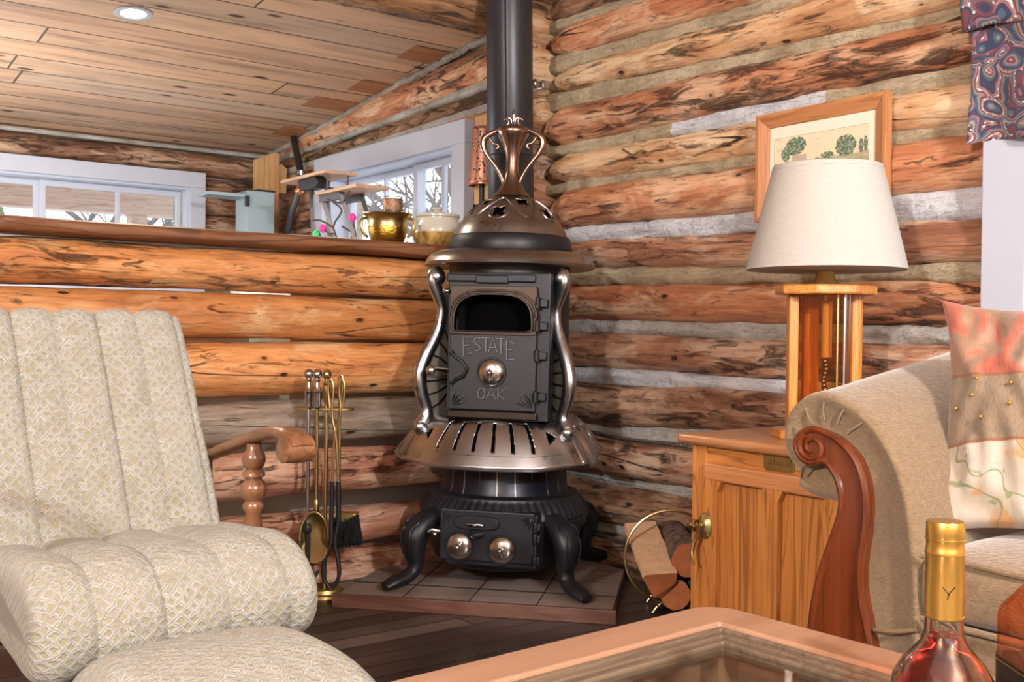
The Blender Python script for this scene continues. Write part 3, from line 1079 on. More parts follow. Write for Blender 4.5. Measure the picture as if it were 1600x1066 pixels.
hearth = thing('hearth_pad', 'low raised square-tiled wooden hearth platform under the black stove', 'hearth', (-1.059, -0.340, 0), math.atan2(-0.614, 0.573))
hp = [(-1.059, -0.340), (-0.486, -0.954), (-0.1, -0.586), (-0.1, -0.105), (-0.785, -0.105)]
hl = [tuple((MW['hearth_pad'].inverted() @ V((x, y, 0)))[:2]) for x, y in hp]
b = MB()
b.prism(hl, lambda u, v, w_: (u, v, w_), 0.0, 0.038)
b.build('platform', 'hearth_boards', hearth, smooth=0, bevel=0.003)
b = MB()
b.box((-0.012, -0.016, 0.0), (0.852, 0.0, 0.041))
b.build('edge_board', 'hearth_edge', hearth, smooth=0, bevel=0.002)
for tt in (0.205, 0.41, 0.615):
    b = MB()
    b.box((tt - 0.0015, 0.0, 0.0375), (tt + 0.0015, 0.5, 0.0386))
    b.build('joint', 'soot', hearth, smooth=0)
b = MB()
b.box((0.0, 0.155, 0.0375), (0.83, 0.158, 0.0386))
b.build('joint', 'soot', hearth, smooth=0)

CS = V((-0.490, -0.415, 0.0588))
MS = Matrix.Translation(CS) @ view_tilt(0.012) @ Matrix.Rotation(math.radians(-48.5), 4, 'Z')
stove = thing('wood_stove', 'antique black cast iron parlour stove with nickel trim and tall urn finial', 'stove', M=MS)


def pol(r, th, z):
    """th = angle from the front (degrees), positive to the viewer's right"""
    a = math.radians(th)
    return V((r * math.sin(a), -r * math.cos(a), z))


b = MB()
b.lathe([(0.12, 0.045), (0.205, 0.035), (0.225, 0.05), (0.243, 0.10), (0.258, 0.15), (0.272, 0.172), (0.277, 0.19), (0.270, 0.2)], 64)
base = b.build('ash_base', 'iron', stove)
b = MB()
b.lathe([(0.272, 0.197), (0.279, 0.203), (0.276, 0.215), (0.264, 0.235), (0.250, 0.25), (0.244, 0.258), (0.243, 0.264), (0.225, 0.270), (0.20, 0.272)], 448, mod=lambda a, z: 1 + (0.010 * math.cos(64 * a) if 0.205 < z < 0.255 else 0))
b.build('fluted_shoulder', 'iron', stove, smooth=50)
b = MB()
b.lathe([(0.214, 0.268), (0.206, 0.29), (0.202, 0.34), (0.2, 0.50)], 64)
b.build('fire_pot', 'drum_steel', stove)
b = MB()


def drumf(u, v):
    return pol(0.2, -180 + 360 * u, 0.49 + 0.52 * v)


b.grid(drumf, 96, 26, skip=lambda u, v: abs(-180 + 360 * u - 2) < 32 and 0.555 < 0.49 + 0.52 * v < 0.915)
b.build('drum', 'iron_blue', stove)
b = MB()
b.lathe([(0.19, 0.5), (0.19, 1.0)], 48)
b.build('fire_lining', 'soot', stove)

# front frame and door
fr = lambda u, v, w_: V((u, w_, v))
b = MB()
b.ringplate([(-0.14, 0.512), (0.182, 0.512), (0.182, 0.968), (-0.14, 0.968)], [(-0.11, 0.552), (0.128, 0.552), (0.128, 0.918), (-0.11, 0.918)], fr, -0.242, -0.14)
frame = b.build('front_frame', 'iron', stove, smooth=0, bevel=0.004)
b = MB()
b.box((-0.145, -0.252, 0.938), (0.135, -0.24, 0.962))
b.build('top_moulding', 'iron', frame, smooth=0, bevel=0.004)
b = MB()
b.box((-0.052, -0.256, 0.934), (0.05, -0.24, 0.958))
b.build('number_plate', 'iron', frame, smooth=0, bevel=0.003)
b = MB()
b.box((-0.135, -0.262, 0.514), (0.15, -0.24, 0.54))
b.build('sill', 'arch_bronze', frame, smooth=0, bevel=0.006)

n = 40
inner, outer = [], []
for i in range(12):
    t = i / 12
    inner.append((-0.112 + 0.24 * t, 0.788))
    outer.append((-0.128 + 0.272 * t, 0.775))
for i in range(n):
    a = PI * i / (n - 1)
    ca, sa = math.cos(a), math.sin(a)
    inner.append((0.008 + 0.120 * math.copysign(abs(ca) ** 0.62, ca), 0.792 + 0.105 * sa ** 0.62))
    if a <= PI / 4:
        outer.append((0.144, 0.778 + 0.147 * a / (PI / 4)))
    elif a >= 3 * PI / 4:
        outer.append((-0.128, 0.778 + 0.147 * (PI - a) / (PI / 4)))
    else:
        outer.append((0.144 - 0.272 * (a - PI / 4) / (PI / 2), 0.925))
b = MB()
b.prism([(-0.128, 0.543), (0.144, 0.543), (0.144, 0.782), (-0.128, 0.782)], fr, -0.258, -0.238)
door = b.build('door', 'iron_blue', stove, smooth=0, bevel=0.003)
b = MB()
b.ringplate(outer, inner, fr, -0.264, -0.236)
inn2 = [(0.008 + (u - 0.008) * 1.06, 0.84 + (v - 0.84) * 1.05) for u, v in inner]
b.ringplate(inn2, inner, fr, -0.275, -0.262)
b.build('arch_frame', 'arch_bronze', door, smooth=30, bevel=0.002)
for k in (1.09, 1.16):
    b = MB()
    b.tube([fr(0.008 + (u - 0.008) * k, 0.80 + (v - 0.80) * k, -0.265) for u, v in inner[14:50]], 0.003, 6)
    b.build('arch_bead', 'arch_bronze', door)
# raised lettering, one stroke mesh per letter
LET = {'E': [[(1, 1), (0.05, 1), (0.12, 0), (0.95, 0.18)], [(0.08, 0.55), (0.75, 0.6)]],
       'S': [[(0.95, 0.9), (0.6, 1.0), (0.2, 0.9), (0.1, 0.7), (0.4, 0.52), (0.8, 0.38), (0.95, 0.18), (0.6, 0.0), (0.15, 0.08)]],
       'T': [[(0, 1), (1, 1)], [(0.5, 1), (0.55, 0)]],
       'A': [[(0.0, 0), (0.5, 1), (1.0, 0)], [(0.2, 0.36), (0.8, 0.36)]],
       'O': [[(0.5, 1.0), (0.2, 0.88), (0.06, 0.55), (0.12, 0.2), (0.4, 0.0), (0.7, 0.06), (0.92, 0.35), (0.9, 0.7), (0.72, 0.93), (0.5, 1.0)]],
       'K': [[(0.1, 1), (0.1, 0)], [(0.9, 1), (0.12, 0.45), (0.95, 0.0)]]}


def letter(ch, x0, z0, w_, h, rot=0.0, r=0.0036):
    mb = MB()
    for st in LET[ch]:
        mb.tube([(x0 + w_ * p, -0.2595, z0 + h * q + rot * p) for p, q in st], r, 6)
    mb.build('letter', 'iron_highlight', door)


for ch, x, z, w_, h, rt in (('E', -0.095, 0.708, 0.032, 0.058, 0.0), ('S', -0.062, 0.724, 0.026, 0.043, 0), ('T', -0.036, 0.723, 0.028, 0.043, 0), ('A', -0.012, 0.721, 0.028, 0.044, 0), ('T', 0.012, 0.718, 0.028, 0.046, 0), ('E', 0.042, 0.702, 0.030, 0.058, -0.010)):
    letter(ch, x + 0.008, z, w_, h, rt)
for ch, x in (('O', -0.040), ('A', -0.012), ('K', 0.022)):
    letter(ch, x + 0.004, 0.577, 0.026 if ch != 'A' else 0.03, 0.034)


def damper(parent, x, z, y, r, ang):
    mb = MB()
    mb.lathe([(0, -0.016), (r * 0.5, -0.0145), (r * 0.85, -0.009), (r, -0.002), (r, 0.004)], 36, (x, y, z), Matrix(((1, 0, 0), (0, 0, 1), (0, 1, 0))).to_4x4())
    d = mb.build('damper', 'nickel_bright', parent)
    mb = MB()
    c, s = math.cos(ang), math.sin(ang)
    mb.tube([(x - c * r * 0.62, y - 0.014, z - s * r * 0.62), (x, y - 0.022, z), (x + c * r * 0.62, y - 0.014, z + s * r * 0.62)], [0.003, 0.005, 0.003], 8)
    mb.sphere((x, y - 0.022, z), (0.010, 0.012, 0.010), 14, 8)
    mb.build('knob', 'nickel_bright', d)
    mb = MB()
    mb.tube([(x + r * 1.06 * math.cos(a * PI / 18), y - 0.001, z + r * 1.06 * math.sin(a * PI / 18)) for a in range(36)], 0.003, 6, closed=True)
    mb.build('rim', 'iron', d)


damper(door, 0.006, 0.659, -0.260, 0.042, 1.5)
b = MB()   # tulip shaped latch plate at the left edge of the door
b.prism([(-0.130, 0.705), (-0.122, 0.716), (-0.108, 0.706), (-0.090, 0.692), (-0.073, 0.676), (-0.070, 0.662), (-0.080, 0.648), (-0.098, 0.640), (-0.110, 0.628), (-0.122, 0.622), (-0.130, 0.632)], fr, -0.268, -0.256)
lt = b.build('latch_plate', 'iron', door, smooth=0, bevel=0.004)
b = MB()
b.tube([(-0.122, -0.268, 0.716), (-0.105, -0.270, 0.703), (-0.085, -0.270, 0.690), (-0.070, -0.270, 0.670), (-0.082, -0.270, 0.645), (-0.105, -0.270, 0.636), (-0.12, -0.268, 0.62)], 0.0045, 8)
b.sphere((-0.121, -0.268, 0.718), 0.008, 10, 6)
b.build('scroll', 'iron', lt)
b = MB()
b.tube([(-0.13, -0.262, 0.665), (-0.165, -0.266, 0.668), (-0.178, -0.268, 0.664)], 0.004, 8)
b.sphere((-0.185, -0.270, 0.660), (0.016, 0.012, 0.016), 16, 10)
b.build('latch_handle', 'nickel_bright', lt)
for sx, x0 in ((1, -0.120), (-1, 0.138)):
    b = MB()
    for k in range(4):
        a = math.radians(20 + 24 * k)
        b.tube([(x0 + sx * 0.006, -0.259, 0.555), (x0 + sx * (0.006 + 0.025 * math.cos(a)), -0.262, 0.555 + 0.028 * math.sin(a)), (x0 + sx * (0.006 + 0.045 * math.cos(a * 0.9)), -0.259, 0.553 + 0.045 * math.sin(a))], [0.002, 0.0045, 0.0025], 6)
    b.build('corner_leaf', 'iron', door)
for z in (0.875, 0.805, 0.715, 0.59):
    b = MB()
    b.box((0.136, -0.262, z - 0.012), (0.176, -0.238, z + 0.012))
    b.tube([(0.147, -0.264, z - 0.018), (0.147, -0.264, z + 0.018)], 0.008, 10)
    b.build('hinge', 'iron', door, smooth=30, bevel=0.002)
b = MB()
b.sphere((-0.145, -0.252, 0.908), (0.013, 0.010, 0.008), 12, 8)
b.build('pull', 'nickel', door)

# nickel side rails with fan wings
RAIL = [(0.246, 0.972), (0.266, 0.962), (0.274, 0.940), (0.258, 0.900), (0.242, 0.860), (0.244, 0.815), (0.262, 0.765), (0.288, 0.715), (0.307, 0.668), (0.313, 0.625), (0.305, 0.580), (0.290, 0.540), (0.288, 0.510), (0.304, 0.482), (0.322, 0.466)]
RRAD = [0.018, 0.028, 0.026, 0.021, 0.018, 0.018, 0.021, 0.023, 0.0235, 0.0235, 0.022, 0.020, 0.024, 0.028, 0.017]
for sg in (-1, 1):
    th = 50 * sg
    b = MB()
    # smooth the path
    P = [pol(r, th, z) for r, z in RAIL]
    Q, RR = [], []
    for i in range(len(P) - 1):
        p0, p1, p2, p3 = P[max(i - 1, 0)], P[i], P[i + 1], P[min(i + 2, len(P) - 1)]
        for k in range(5):
            t = k / 5
            Q.append(0.5 * ((2 * p1) + (p2 - p0) * t + (2 * p0 - 5 * p1 + 4 * p2 - p3) * t * t + (3 * p1 - p0 - 3 * p2 + p3) * t ** 3))
            RR.append((RRAD[i] * (1 - t) + RRAD[i + 1] * t, (RRAD[i] * (1 - t) + RRAD[i + 1] * t) * 0.85))
    b.tube(Q, RR, 14)
    b.sphere(pol(0.264, th, 0.955), 0.030, 18, 12)
    b.sphere(pol(0.308, th, 0.478), (0.027, 0.027, 0.025), 16, 10)
    rail = b.build('side_rail', 'nickel', stove, smooth=60)
    out = [(r - 0.006, z) for r, z in RAIL[3:13]]
    b = MB()
    tn = pol(1, th + 90, 0)
    b.prism([(0.195, 0.90)] + out + [(0.195, 0.505)], lambda u, v, w_: pol(u, th, v) + tn * w_, -0.004, 0.004)
    wing = b.build('wing', 'nickel_lit', rail, smooth=0)
    b = MB()
    for k in range(7):
        z0 = 0.64
        zz = 0.53 + 0.045 * k
        ro = 0.0
        for (r1, z1), (r2, z2) in zip(RAIL, RAIL[1:]):
            if z2 <= zz <= z1:
                ro = r1 + (r2 - r1) * (z1 - zz) / (z1 - z2)
        for sd in (-1, 1):
            b.tube([pol(0.203, th, z0 + (zz - z0) * 0.35) + tn * 0.005 * sd, pol((0.203 + ro) / 2, th, z0 + (zz - z0) * 0.8) + tn * 0.007 * sd, pol(ro - 0.008, th, zz) + tn * 0.005 * sd], 0.0032, 6)
    b.build('fan_rib', 'arch_bronze', wing)

# foot rail apron with open slots
SLOT = [-27, -16.2, -5.4, 5.4, 16.2, 27]


def apron(th, t):
    a = abs(th)
    ri = 0.250 - 0.04 * sstep(30, 75, a)
    ro = 0.352 - 0.006 * math.cos(math.radians(a * 4)) * 1.0 + 0.012 * sstep(38, 52, a) * (1 - sstep(60, 80, a)) - 0.040 * sstep(58, 90, a)
    zi = 0.512
    zo = 0.372 + 0.012 * sstep(25, 48, a) + 0.022 * sstep(55, 90, a)
    if a > 52:
        ro += 0.004 * math.sin((a - 52) * 0.62)
        zo += 0.005 * math.sin((a - 52) * 0.62 + 1.0)
    r = ri + (ro - ri) * t
    z = zi + (zo - zi) * t ** 1.55 + 0.004 * math.sin(t * PI)
    if a > 46:
        z += 0.006 * math.sin(a * 0.33 + t * 7) * sstep(46, 60, a) * math.sin(t * PI)
    return pol(r, th, z)


def aslot(u, v):
    th = -118 + 236 * u
    for s in SLOT:
        if abs(th - s * (0.90 + 0.14 * v)) < 0.95 and 0.2 < v < 0.76:
            return True
    a = abs(th)
    return 0.42 < v < 0.66 and 36.5 < a < 36.5 + 5.5 * (1 - abs(v - 0.54) / 0.12)


b = MB()
b.grid(lambda u, v: apron(-118 + 236 * u, v), 590, 30, skip=aslot)
apr = b.build('apron', 'nickel', stove, smooth=60, solid=0.006)
b = MB()
b.tube([apron(-118 + 236 * i / 160, 1.0) for i in range(161)], 0.0065, 8)
b.build('rim', 'nickel', apr)
b = MB()
b.tube([apron(-44, 0.08 + 0.74 * i / 14) for i in range(14)] + [apron(-44 + 88 * i / 60, 0.83) for i in range(61)] + [apron(44, 0.82 - 0.74 * i / 14) for i in range(14)], 0.0035, 6)
b.tube([apron(-50 + 100 * i / 70, 0.92) for i in range(71)], 0.003, 6)
for sg in (-1, 1):
    for k in range(5):
        pts = []
        for i in range(26):
            t = i / 25
            pts.append(apron(sg * (50 + 9 * k + 14 * t + 5 * math.sin(t * 5.5)), 0.12 + 0.8 * t))
        b.tube(pts, [0.0025 + 0.003 * math.sin(PI * i / 25) for i in range(26)], 6)
    for cth, ct in ((64, 0.45), (84, 0.55), (74, 0.8)):
        b.tube([apron(sg * (cth + (7 - 0.32 * i) * math.cos(i * 0.45)), clamp(ct + (0.15 - 0.006 * i) * math.sin(i * 0.45), 0.03, 0.97)) for i in range(20)], 0.0032, 6)
b.build('scrollwork', 'nickel', apr)

# top ring, band, dome, urn
b = MB()
b.lathe([(0.19, 1.046), (0.212, 1.048), (0.238, 1.044), (0.262, 1.034), (0.275, 1.018), (0.281, 1.006), (0.279, 0.998), (0.269, 0.993), (0.25, 0.999), (0.20, 1.003)], 96)
b.build('top_ring', 'bronze', stove)
b = MB()
b.lathe([(0.203, 1.044), (0.206, 1.05), (0.198, 1.092), (0.192, 1.098), (0.18, 1.098)], 80)
b.build('black_band', 'iron_blue', stove)
DP = [(0.187, 1.094), (0.185, 1.10), (0.172, 1.128), (0.150, 1.158), (0.124, 1.186), (0.096, 1.208), (0.070, 1.223), (0.050, 1.232), (0.046, 1.236)]


def domep(v):
    s = v * (len(DP) - 1)
    i = min(int(s), len(DP) - 2)
    t = s - i
    p0, p1, p2, p3 = [DP[clamp(j, 0, len(DP) - 1)] for j in (i - 1, i, i + 1, i + 2)]
    return tuple(0.5 * (2 * p1[q] + (p2[q] - p0[q]) * t + (2 * p0[q] - 5 * p1[q] + 4 * p2[q] - p3[q]) * t * t + (3 * p1[q] - p0[q] - 3 * p2[q] + p3[q]) * t ** 3) for q in (0, 1))


def domef(th, v, lift=0.0):
    r, z = domep(clamp(v))
    return pol(r + lift, th, z + lift * 0.6)


HOLES = [(-4 + 72 * k, 0.42) for k in range(5)] + [(32 + 72 * k, 0.60) for k in range(5)]


def dskip(u, v):
    th = -180 + 360 * u
    for h, hv in HOLES:
        d = (th - h + 180) % 360 - 180
        r, _ = domep(v)
        x = math.radians(d) * r
        y = (v - hv) * 0.24
        a = math.atan2(y, x)
        if math.hypot(x, y) < 0.0185 + 0.005 * math.cos(4 * a + PI) + 0.002 * math.cos(2 * a):
            return True
    return False


b = MB()
b.grid(lambda u, v: domef(-180 + 360 * u, v), 300, 60, skip=dskip)
dome = b.build('dome', 'bronze', stove, smooth=60, solid=0.004)
b = MB()
b.lathe([(r * 0.93, z - 0.008) for r, z in DP], 48)
b.build('dome_lining', 'soot', stove)
b = MB()
b.tube([domef(-180 + 360 * i / 200, 0.52 + 0.17 * math.cos(math.radians(5 * (-180 + 360 * i / 200 + 4))), 0.002) for i in range(200)], 0.0035, 6, closed=True)
for h, hv in HOLES:
    if hv < 0.5:
        b.tube([domef(h + 12.5 * math.sin(a * PI / 11), hv - 0.115 * math.cos(a * PI / 11) * 0.9, 0.002) for a in range(-8, 9)], 0.0035, 6)
b.build('scrollwork', 'bronze', dome)
b = MB()
b.lathe([(0.064, 1.230), (0.058, 1.238), (0.044, 1.252), (0.030, 1.278), (0.022, 1.31), (0.0195, 1.345), (0.023, 1.375), (0.034, 1.405), (0.047, 1.428), (0.0535, 1.440), (0.055, 1.448), (0.051, 1.456), (0.036, 1.463), (0.012, 1.466)], 48)
urn = b.build('urn', 'urn_bronze', stove, smooth=60)


def smooth_path(P, k=5):
    P = [V(p) for p in P]
    Q = []
    for i in range(len(P) - 1):
        p0, p1, p2, p3 = P[max(i - 1, 0)], P[i], P[i + 1], P[min(i + 2, len(P) - 1)]
        for j in range(k):
            t = j / k
            Q.append(0.5 * ((2 * p1) + (p2 - p0) * t + (2 * p0 - 5 * p1 + 4 * p2 - p3) * t * t + (3 * p1 - p0 - 3 * p2 + p3) * t ** 3))
    Q.append(P[-1])
    return Q


HZ = [(640, 165), (618, 148), (594, 160), (592, 195), (625, 228), (690, 262), (775, 300), (840, 345), (858, 410), (838, 480), (790, 550), (725, 630), (670, 710), (628, 800), (618, 870), (632, 930), (668, 962), (712, 940)]
HR = [5, 6, 6, 7, 8, 9, 13, 16, 15, 13, 11, 10, 9, 9, 8, 7, 6, 4]
for sg in (-1, 1):
    P = [(sg * (x - 540) * 0.000317, -0.002, 1.515 - (y - 65) * 0.000317) for x, y in HZ]
    Q = smooth_path(P, 4)
    RR = []
    for i in range(len(Q)):
        s = i / 4
        j = min(int(s), len(HR) - 2)
        RR.append((HR[j] + (HR[j + 1] - HR[j]) * (s - j)) * 0.0008)
    b = MB()
    b.tube(Q, RR, 10)
    P = [(sg * (x - 540) * 0.000317, -0.002, 1.515 - (y - 65) * 0.000317) for x, y in ((800, 330), (768, 380), (740, 405), (700, 415), (692, 445), (715, 455))]
    b.tube(smooth_path(P, 4), 0.0045, 8)
    b.build('handle', 'urn_bronze', urn, smooth=70)
b = MB()
b.lathe([(0.008, 1.462), (0.010, 1.468), (0.006, 1.476), (0.0055, 1.484), (0.0095, 1.498), (0.0065, 1.508), (0.003, 1.516), (0, 1.522)], 16)
for sg in (-1, 1):
    b.tube(smooth_path([(sg * 0.004, 0, 1.474), (sg * 0.008, 0, 1.488), (sg * 0.015, 0, 1.492), (sg * 0.019, 0, 1.486)], 4), 0.0028, 6)
b.build('finial', 'nickel', urn)

# legs
LEGP = [(0.250, 0.200), (0.286, 0.192), (0.324, 0.166), (0.343, 0.130), (0.341, 0.092), (0.336, 0.058), (0.347, 0.030), (0.376, 0.014), (0.412, 0.005), (0.445, -0.006)]
LEGR = [(0.026, 0.034), (0.032, 0.042), (0.038, 0.046), (0.040, 0.043), (0.034, 0.036), (0.026, 0.028), (0.022, 0.026), (0.022, 0.029), (0.019, 0.030), (0.012, 0.022)]
for th in (-42, 47, 136, -136):
    Q = smooth_path([pol(r, th, z) for r, z in LEGP], 4)
    RR = []
    for i in range(len(Q)):
        s = i / 4
        j = min(int(s), len(LEGR) - 2)
        t = s - j
        RR.append(tuple(LEGR[j][q] * (1 - t) + LEGR[j + 1][q] * t for q in (0, 1)))
    b = MB()
    b.tube(Q, RR, 16)
    leg = b.build('leg', 'iron', stove, smooth=70)
    tn = pol(1, th + 90, 0)
    ou = pol(1, th, 0)
    b = MB()
    for sd in (-1, 1):
        b.tube(smooth_path([pol(0.320, th, 0.202) + tn * 0.010 * sd, pol(0.338, th, 0.198) + tn * 0.026 * sd, pol(0.352, th, 0.182) + tn * 0.032 * sd, pol(0.367, th, 0.166) + tn * 0.022 * sd, pol(0.375, th, 0.146) + tn * 0.026 * sd, pol(0.374, th, 0.110) + tn * 0.024 * sd, pol(0.364, th, 0.072) + tn * 0.012 * sd, pol(0.361, th, 0.062)], 4), 0.0038, 6)
    b.build('scroll', 'iron', leg)

# ash door with two dampers
b = MB()
b.box((-0.118, -0.285, 0.068), (0.165, -0.12, 0.232))
b.build('ash_box', 'iron', stove, smooth=0, bevel=0.006)
b = MB()
b.box((-0.136, -0.298, 0.084), (0.158, -0.284, 0.240))
ad = b.build('ash_door', 'iron', stove, smooth=0, bevel=0.005)
damper(ad, -0.072, 0.128, -0.300, 0.040, 0.9)
damper(ad, 0.060, 0.125, -0.300, 0.040, 1.9)
b = MB()
pl = [(-0.020 + 0.072 * math.copysign(abs(math.cos(a)) ** 0.5, math.cos(a)), 0.202 + 0.022 * math.copysign(abs(math.sin(a)) ** 0.8, math.sin(a))) for a in [2 * PI * i / 40 for i in range(40)]]
b.prism(pl, fr, -0.306, -0.296)
pp = b.build('slide_plate', 'iron', ad, smooth=30, bevel=0.004)
b = MB()
b.tube([(-0.044, -0.314, 0.197), (-0.030, -0.318, 0.200), (-0.020, -0.320, 0.198), (-0.010, -0.318, 0.200), (0.004, -0.314, 0.197)], [0.005, 0.004, 0.006, 0.004, 0.005], 8)
b.tube([(-0.020, -0.305, 0.198), (-0.020, -0.32, 0.198)], 0.004, 8)
b.build('latch', 'nickel', pp)
b = MB()
b.tube([(-0.038, -0.300, 0.170), (-0.02, -0.316, 0.165), (0.0, -0.300, 0.170)], [0.009, 0.012, 0.009], 10)
b.build('pull', 'iron', pp)
for z in (0.20, 0.165, 0.10):
    b = MB()
    b.box((0.154, -0.304, z - 0.011), (0.178, -0.27, z + 0.011))
    b.tube([(0.163, -0.306, z - 0.016), (0.163, -0.306, z + 0.016)], 0.007, 8)
    b.build('hinge', 'iron', ad, smooth=30, bevel=0.002)
b = MB()
b.tube([(-0.136, -0.292, 0.168), (-0.160, -0.296, 0.172), (-0.172, -0.296, 0.164)], 0.006, 8)
b.sphere((-0.150, -0.300, 0.160), 0.009, 10, 6)
b.build('latch', 'nickel', ad)
for sx, x0 in ((1, -0.130), (-1, 0.150)):
    b = MB()
    for k in range(3):
        a = math.radians(-15 - 32 * k)
        b.tube([(x0, -0.299, 0.226), (x0 + sx * 0.016 * math.cos(a), -0.302, 0.226 + 0.016 * math.sin(a)), (x0 + sx * 0.030 * math.cos(a), -0.299, 0.226 + 0.034 * math.sin(a))], [0.003, 0.0045, 0.002], 6)
    b.build('corner_leaf', 'iron', ad)

# stovepipe
px, py = -0.311, -0.193
MP = Matrix.Translation((px, py, 1.30)) @ view_tilt(-0.020) @ Matrix.Translation((0, 0, -1.30))
pipe = thing('stovepipe', 'tall black sheet metal stovepipe rising behind the stove to the ceiling', 'stovepipe', M=MP)
b = MB()
b.lathe([(0.079, 1.285), (0.0825, 1.29), (0.0825, 2.125)], 48)
b.build('pipe_section', 'pipe_black', pipe)
b = MB()
b.lathe([(0.078, 0.80), (0.078, 1.30)], 40)
b.build('crimped_section', 'iron_blue', pipe)
b = MB()
b.tube([(0.078 * math.cos(3.9) * 1.05, 0.078 * math.sin(3.9) * 1.05, 1.30), (0.078 * math.cos(3.9) * 1.05, 0.078 * math.sin(3.9) * 1.05, 2.125)], 0.004, 6)
b.build('seam', 'pipe_black', pipe)
for z in (1.295, 1.47):
    b = MB()
    b.tube([(0.083 * math.cos(a * PI / 24), 0.083 * math.sin(a * PI / 24), z) for a in range(48)], 0.003, 6, closed=True)
    b.build('joint_ring', 'pipe_black', pipe)
b = MB()
dv = V((CS.x - px, CS.y - py, 0)).normalized()
b.tube(smooth_path([dv * 0.16 + V((0, 0, 0.80)), dv * 0.09 + V((0, 0, 0.80)), dv * 0.02 + V((0, 0, 0.83)), V((0, 0, 0.90))], 4), 0.078, 28)
b.build('elbow', 'iron_blue', pipe, smooth=60)

br = thing('pipe_bracket', 'short grey threaded rod bracket between stovepipe and log wall', 'bracket', (-0.225, -0.15, 1.762))
b = MB()
b.tube([V((-0.02, 0, -0.004)), V((0.17, 0.035, 0.004))], 0.008, 10)
for i in range(9):
    b.lathe([(0.008, -0.002), (0.0105, 0), (0.008, 0.002)], 10, (0.01 + 0.012 * i, 0.006 + 0.002 * i, 0), Matrix.Rotation(PI / 2, 4, 'Y'))
b.build('rod', 'steel', br)
b = MB()
b.sphere((0.06, 0.015, 0.0), (0.014, 0.014, 0.018), 12, 8)
b.box((0.085, -0.0, -0.016), (0.12, 0.05, 0.016))
b.build('clamp', 'steel', br, bevel=0.004)

# ================================================================== FIRE TOOLS
TR = math.radians(-36.5)
tl = V((-1.040, -0.215, 0))
ts = thing('tool_stand', 'brass fire tool stand with round base left of the stove', 'tool stand', tl, TR)
b = MB()
b.lathe([(0, 0), (0.074, 0), (0.076, 0.008), (0.072, 0.016), (0.060, 0.020), (0.056, 0.030), (0.050, 0.032), (0.02, 0.026), (0, 0.026)], 48)
b.build('base', 'brass_old', ts)
b = MB()
b.tube([(0, 0, 0.02), (0, 0, 0.69)], 0.0065, 12)
b.lathe([(0.007, 0.61), (0.010, 0.63), (0.010, 0.668), (0.014, 0.672), (0.007, 0.68), (0.007, 0.69)], 16)
b.build('pole', 'brass', ts)
b = MB()
b.sphere((0, 0, 0.703), 0.0155, 18, 12)
b.build('ball', 'brass', ts)
b = MB()
pl = [(0.092 * math.copysign(abs(math.cos(a)) ** 0.7, math.cos(a)) - 0.004, 0.03 * math.sin(a)) for a in [2 * PI * i / 32 for i in range(32)]]
b.prism(pl, lambda u, v, w_: V((u, v, w_)), 0.590, 0.599)
b.build('holder_plate', 'brass', ts, bevel=0.002)


def handle(mb, x, y, z):
    mb.lathe([(0.006, z), (0.012, z + 0.006), (0.012, z + 0.05), (0.015, z + 0.054), (0.008, z + 0.062), (0.007, z + 0.085), (0.011, z + 0.089), (0.006, z + 0.096)], 18, (x, y, 0))
    mb.sphere((x, y, z + 0.109), 0.0155, 18, 12)


pk = thing('poker', 'iron fire poker with ball handle hanging leftmost on the brass stand', 'poker', tl, TR)
b = MB()
handle(b, -0.050, -0.032, 0.596)
b.build('handle', 'nickel_bright', pk)
b = MB()
b.tube([(-0.050, -0.032, 0.60), (-0.048, -0.040, 0.16)], 0.0058, 10)
b.build('shaft', 'steel', pk)
b = MB()
b.lathe([(0.007, 0.0), (0.013, 0.01), (0.013, 0.025), (0.007, 0.035)], 12, (-0.048, -0.040, 0.205))
b.tube(smooth_path([(-0.048, -0.040, 0.21), (-0.046, -0.041, 0.12), (-0.042, -0.042, 0.085), (-0.022, -0.042, 0.078), (-0.012, -0.042, 0.095)], 4), [0.0075] * 13 + [0.006, 0.005, 0.004, 0.003], 10)
b.build('hook', 'black_plastic', pk)

sv = thing('fire_shovel', 'brass fire shovel with oval pan hanging on the tool stand', 'shovel', tl, TR)
b = MB()
handle(b, -0.022, -0.040, 0.596)
b.build('handle', 'nickel_bright', sv)
b = MB()
b.tube([(-0.022, -0.040, 0.60), (-0.022, -0.036, 0.29)], 0.0055, 10)
b.lathe([(0.006, 0.27), (0.011, 0.28), (0.009, 0.31), (0.006, 0.315)], 12, (-0.022, -0.036, 0))
b.build('shaft', 'brass', sv)
b = MB()


def panf(u, v):
    a = 2 * PI * v
    k = u
    x = 0.046 * math.cos(a) * k
    z = 0.195 + 0.088 * math.sin(a) * k * (1.0 if math.sin(a) < 0 else 0.95)
    dish = 0.018 * (k ** 4) * (0.3 if math.sin(a) < -0.3 else 1)
    return V((-0.026 + x, -0.034 - dish, z))


b.grid(panf, 10, 40, closed=True)
b.build('pan', 'brass', sv, solid=0.003, smooth=70)

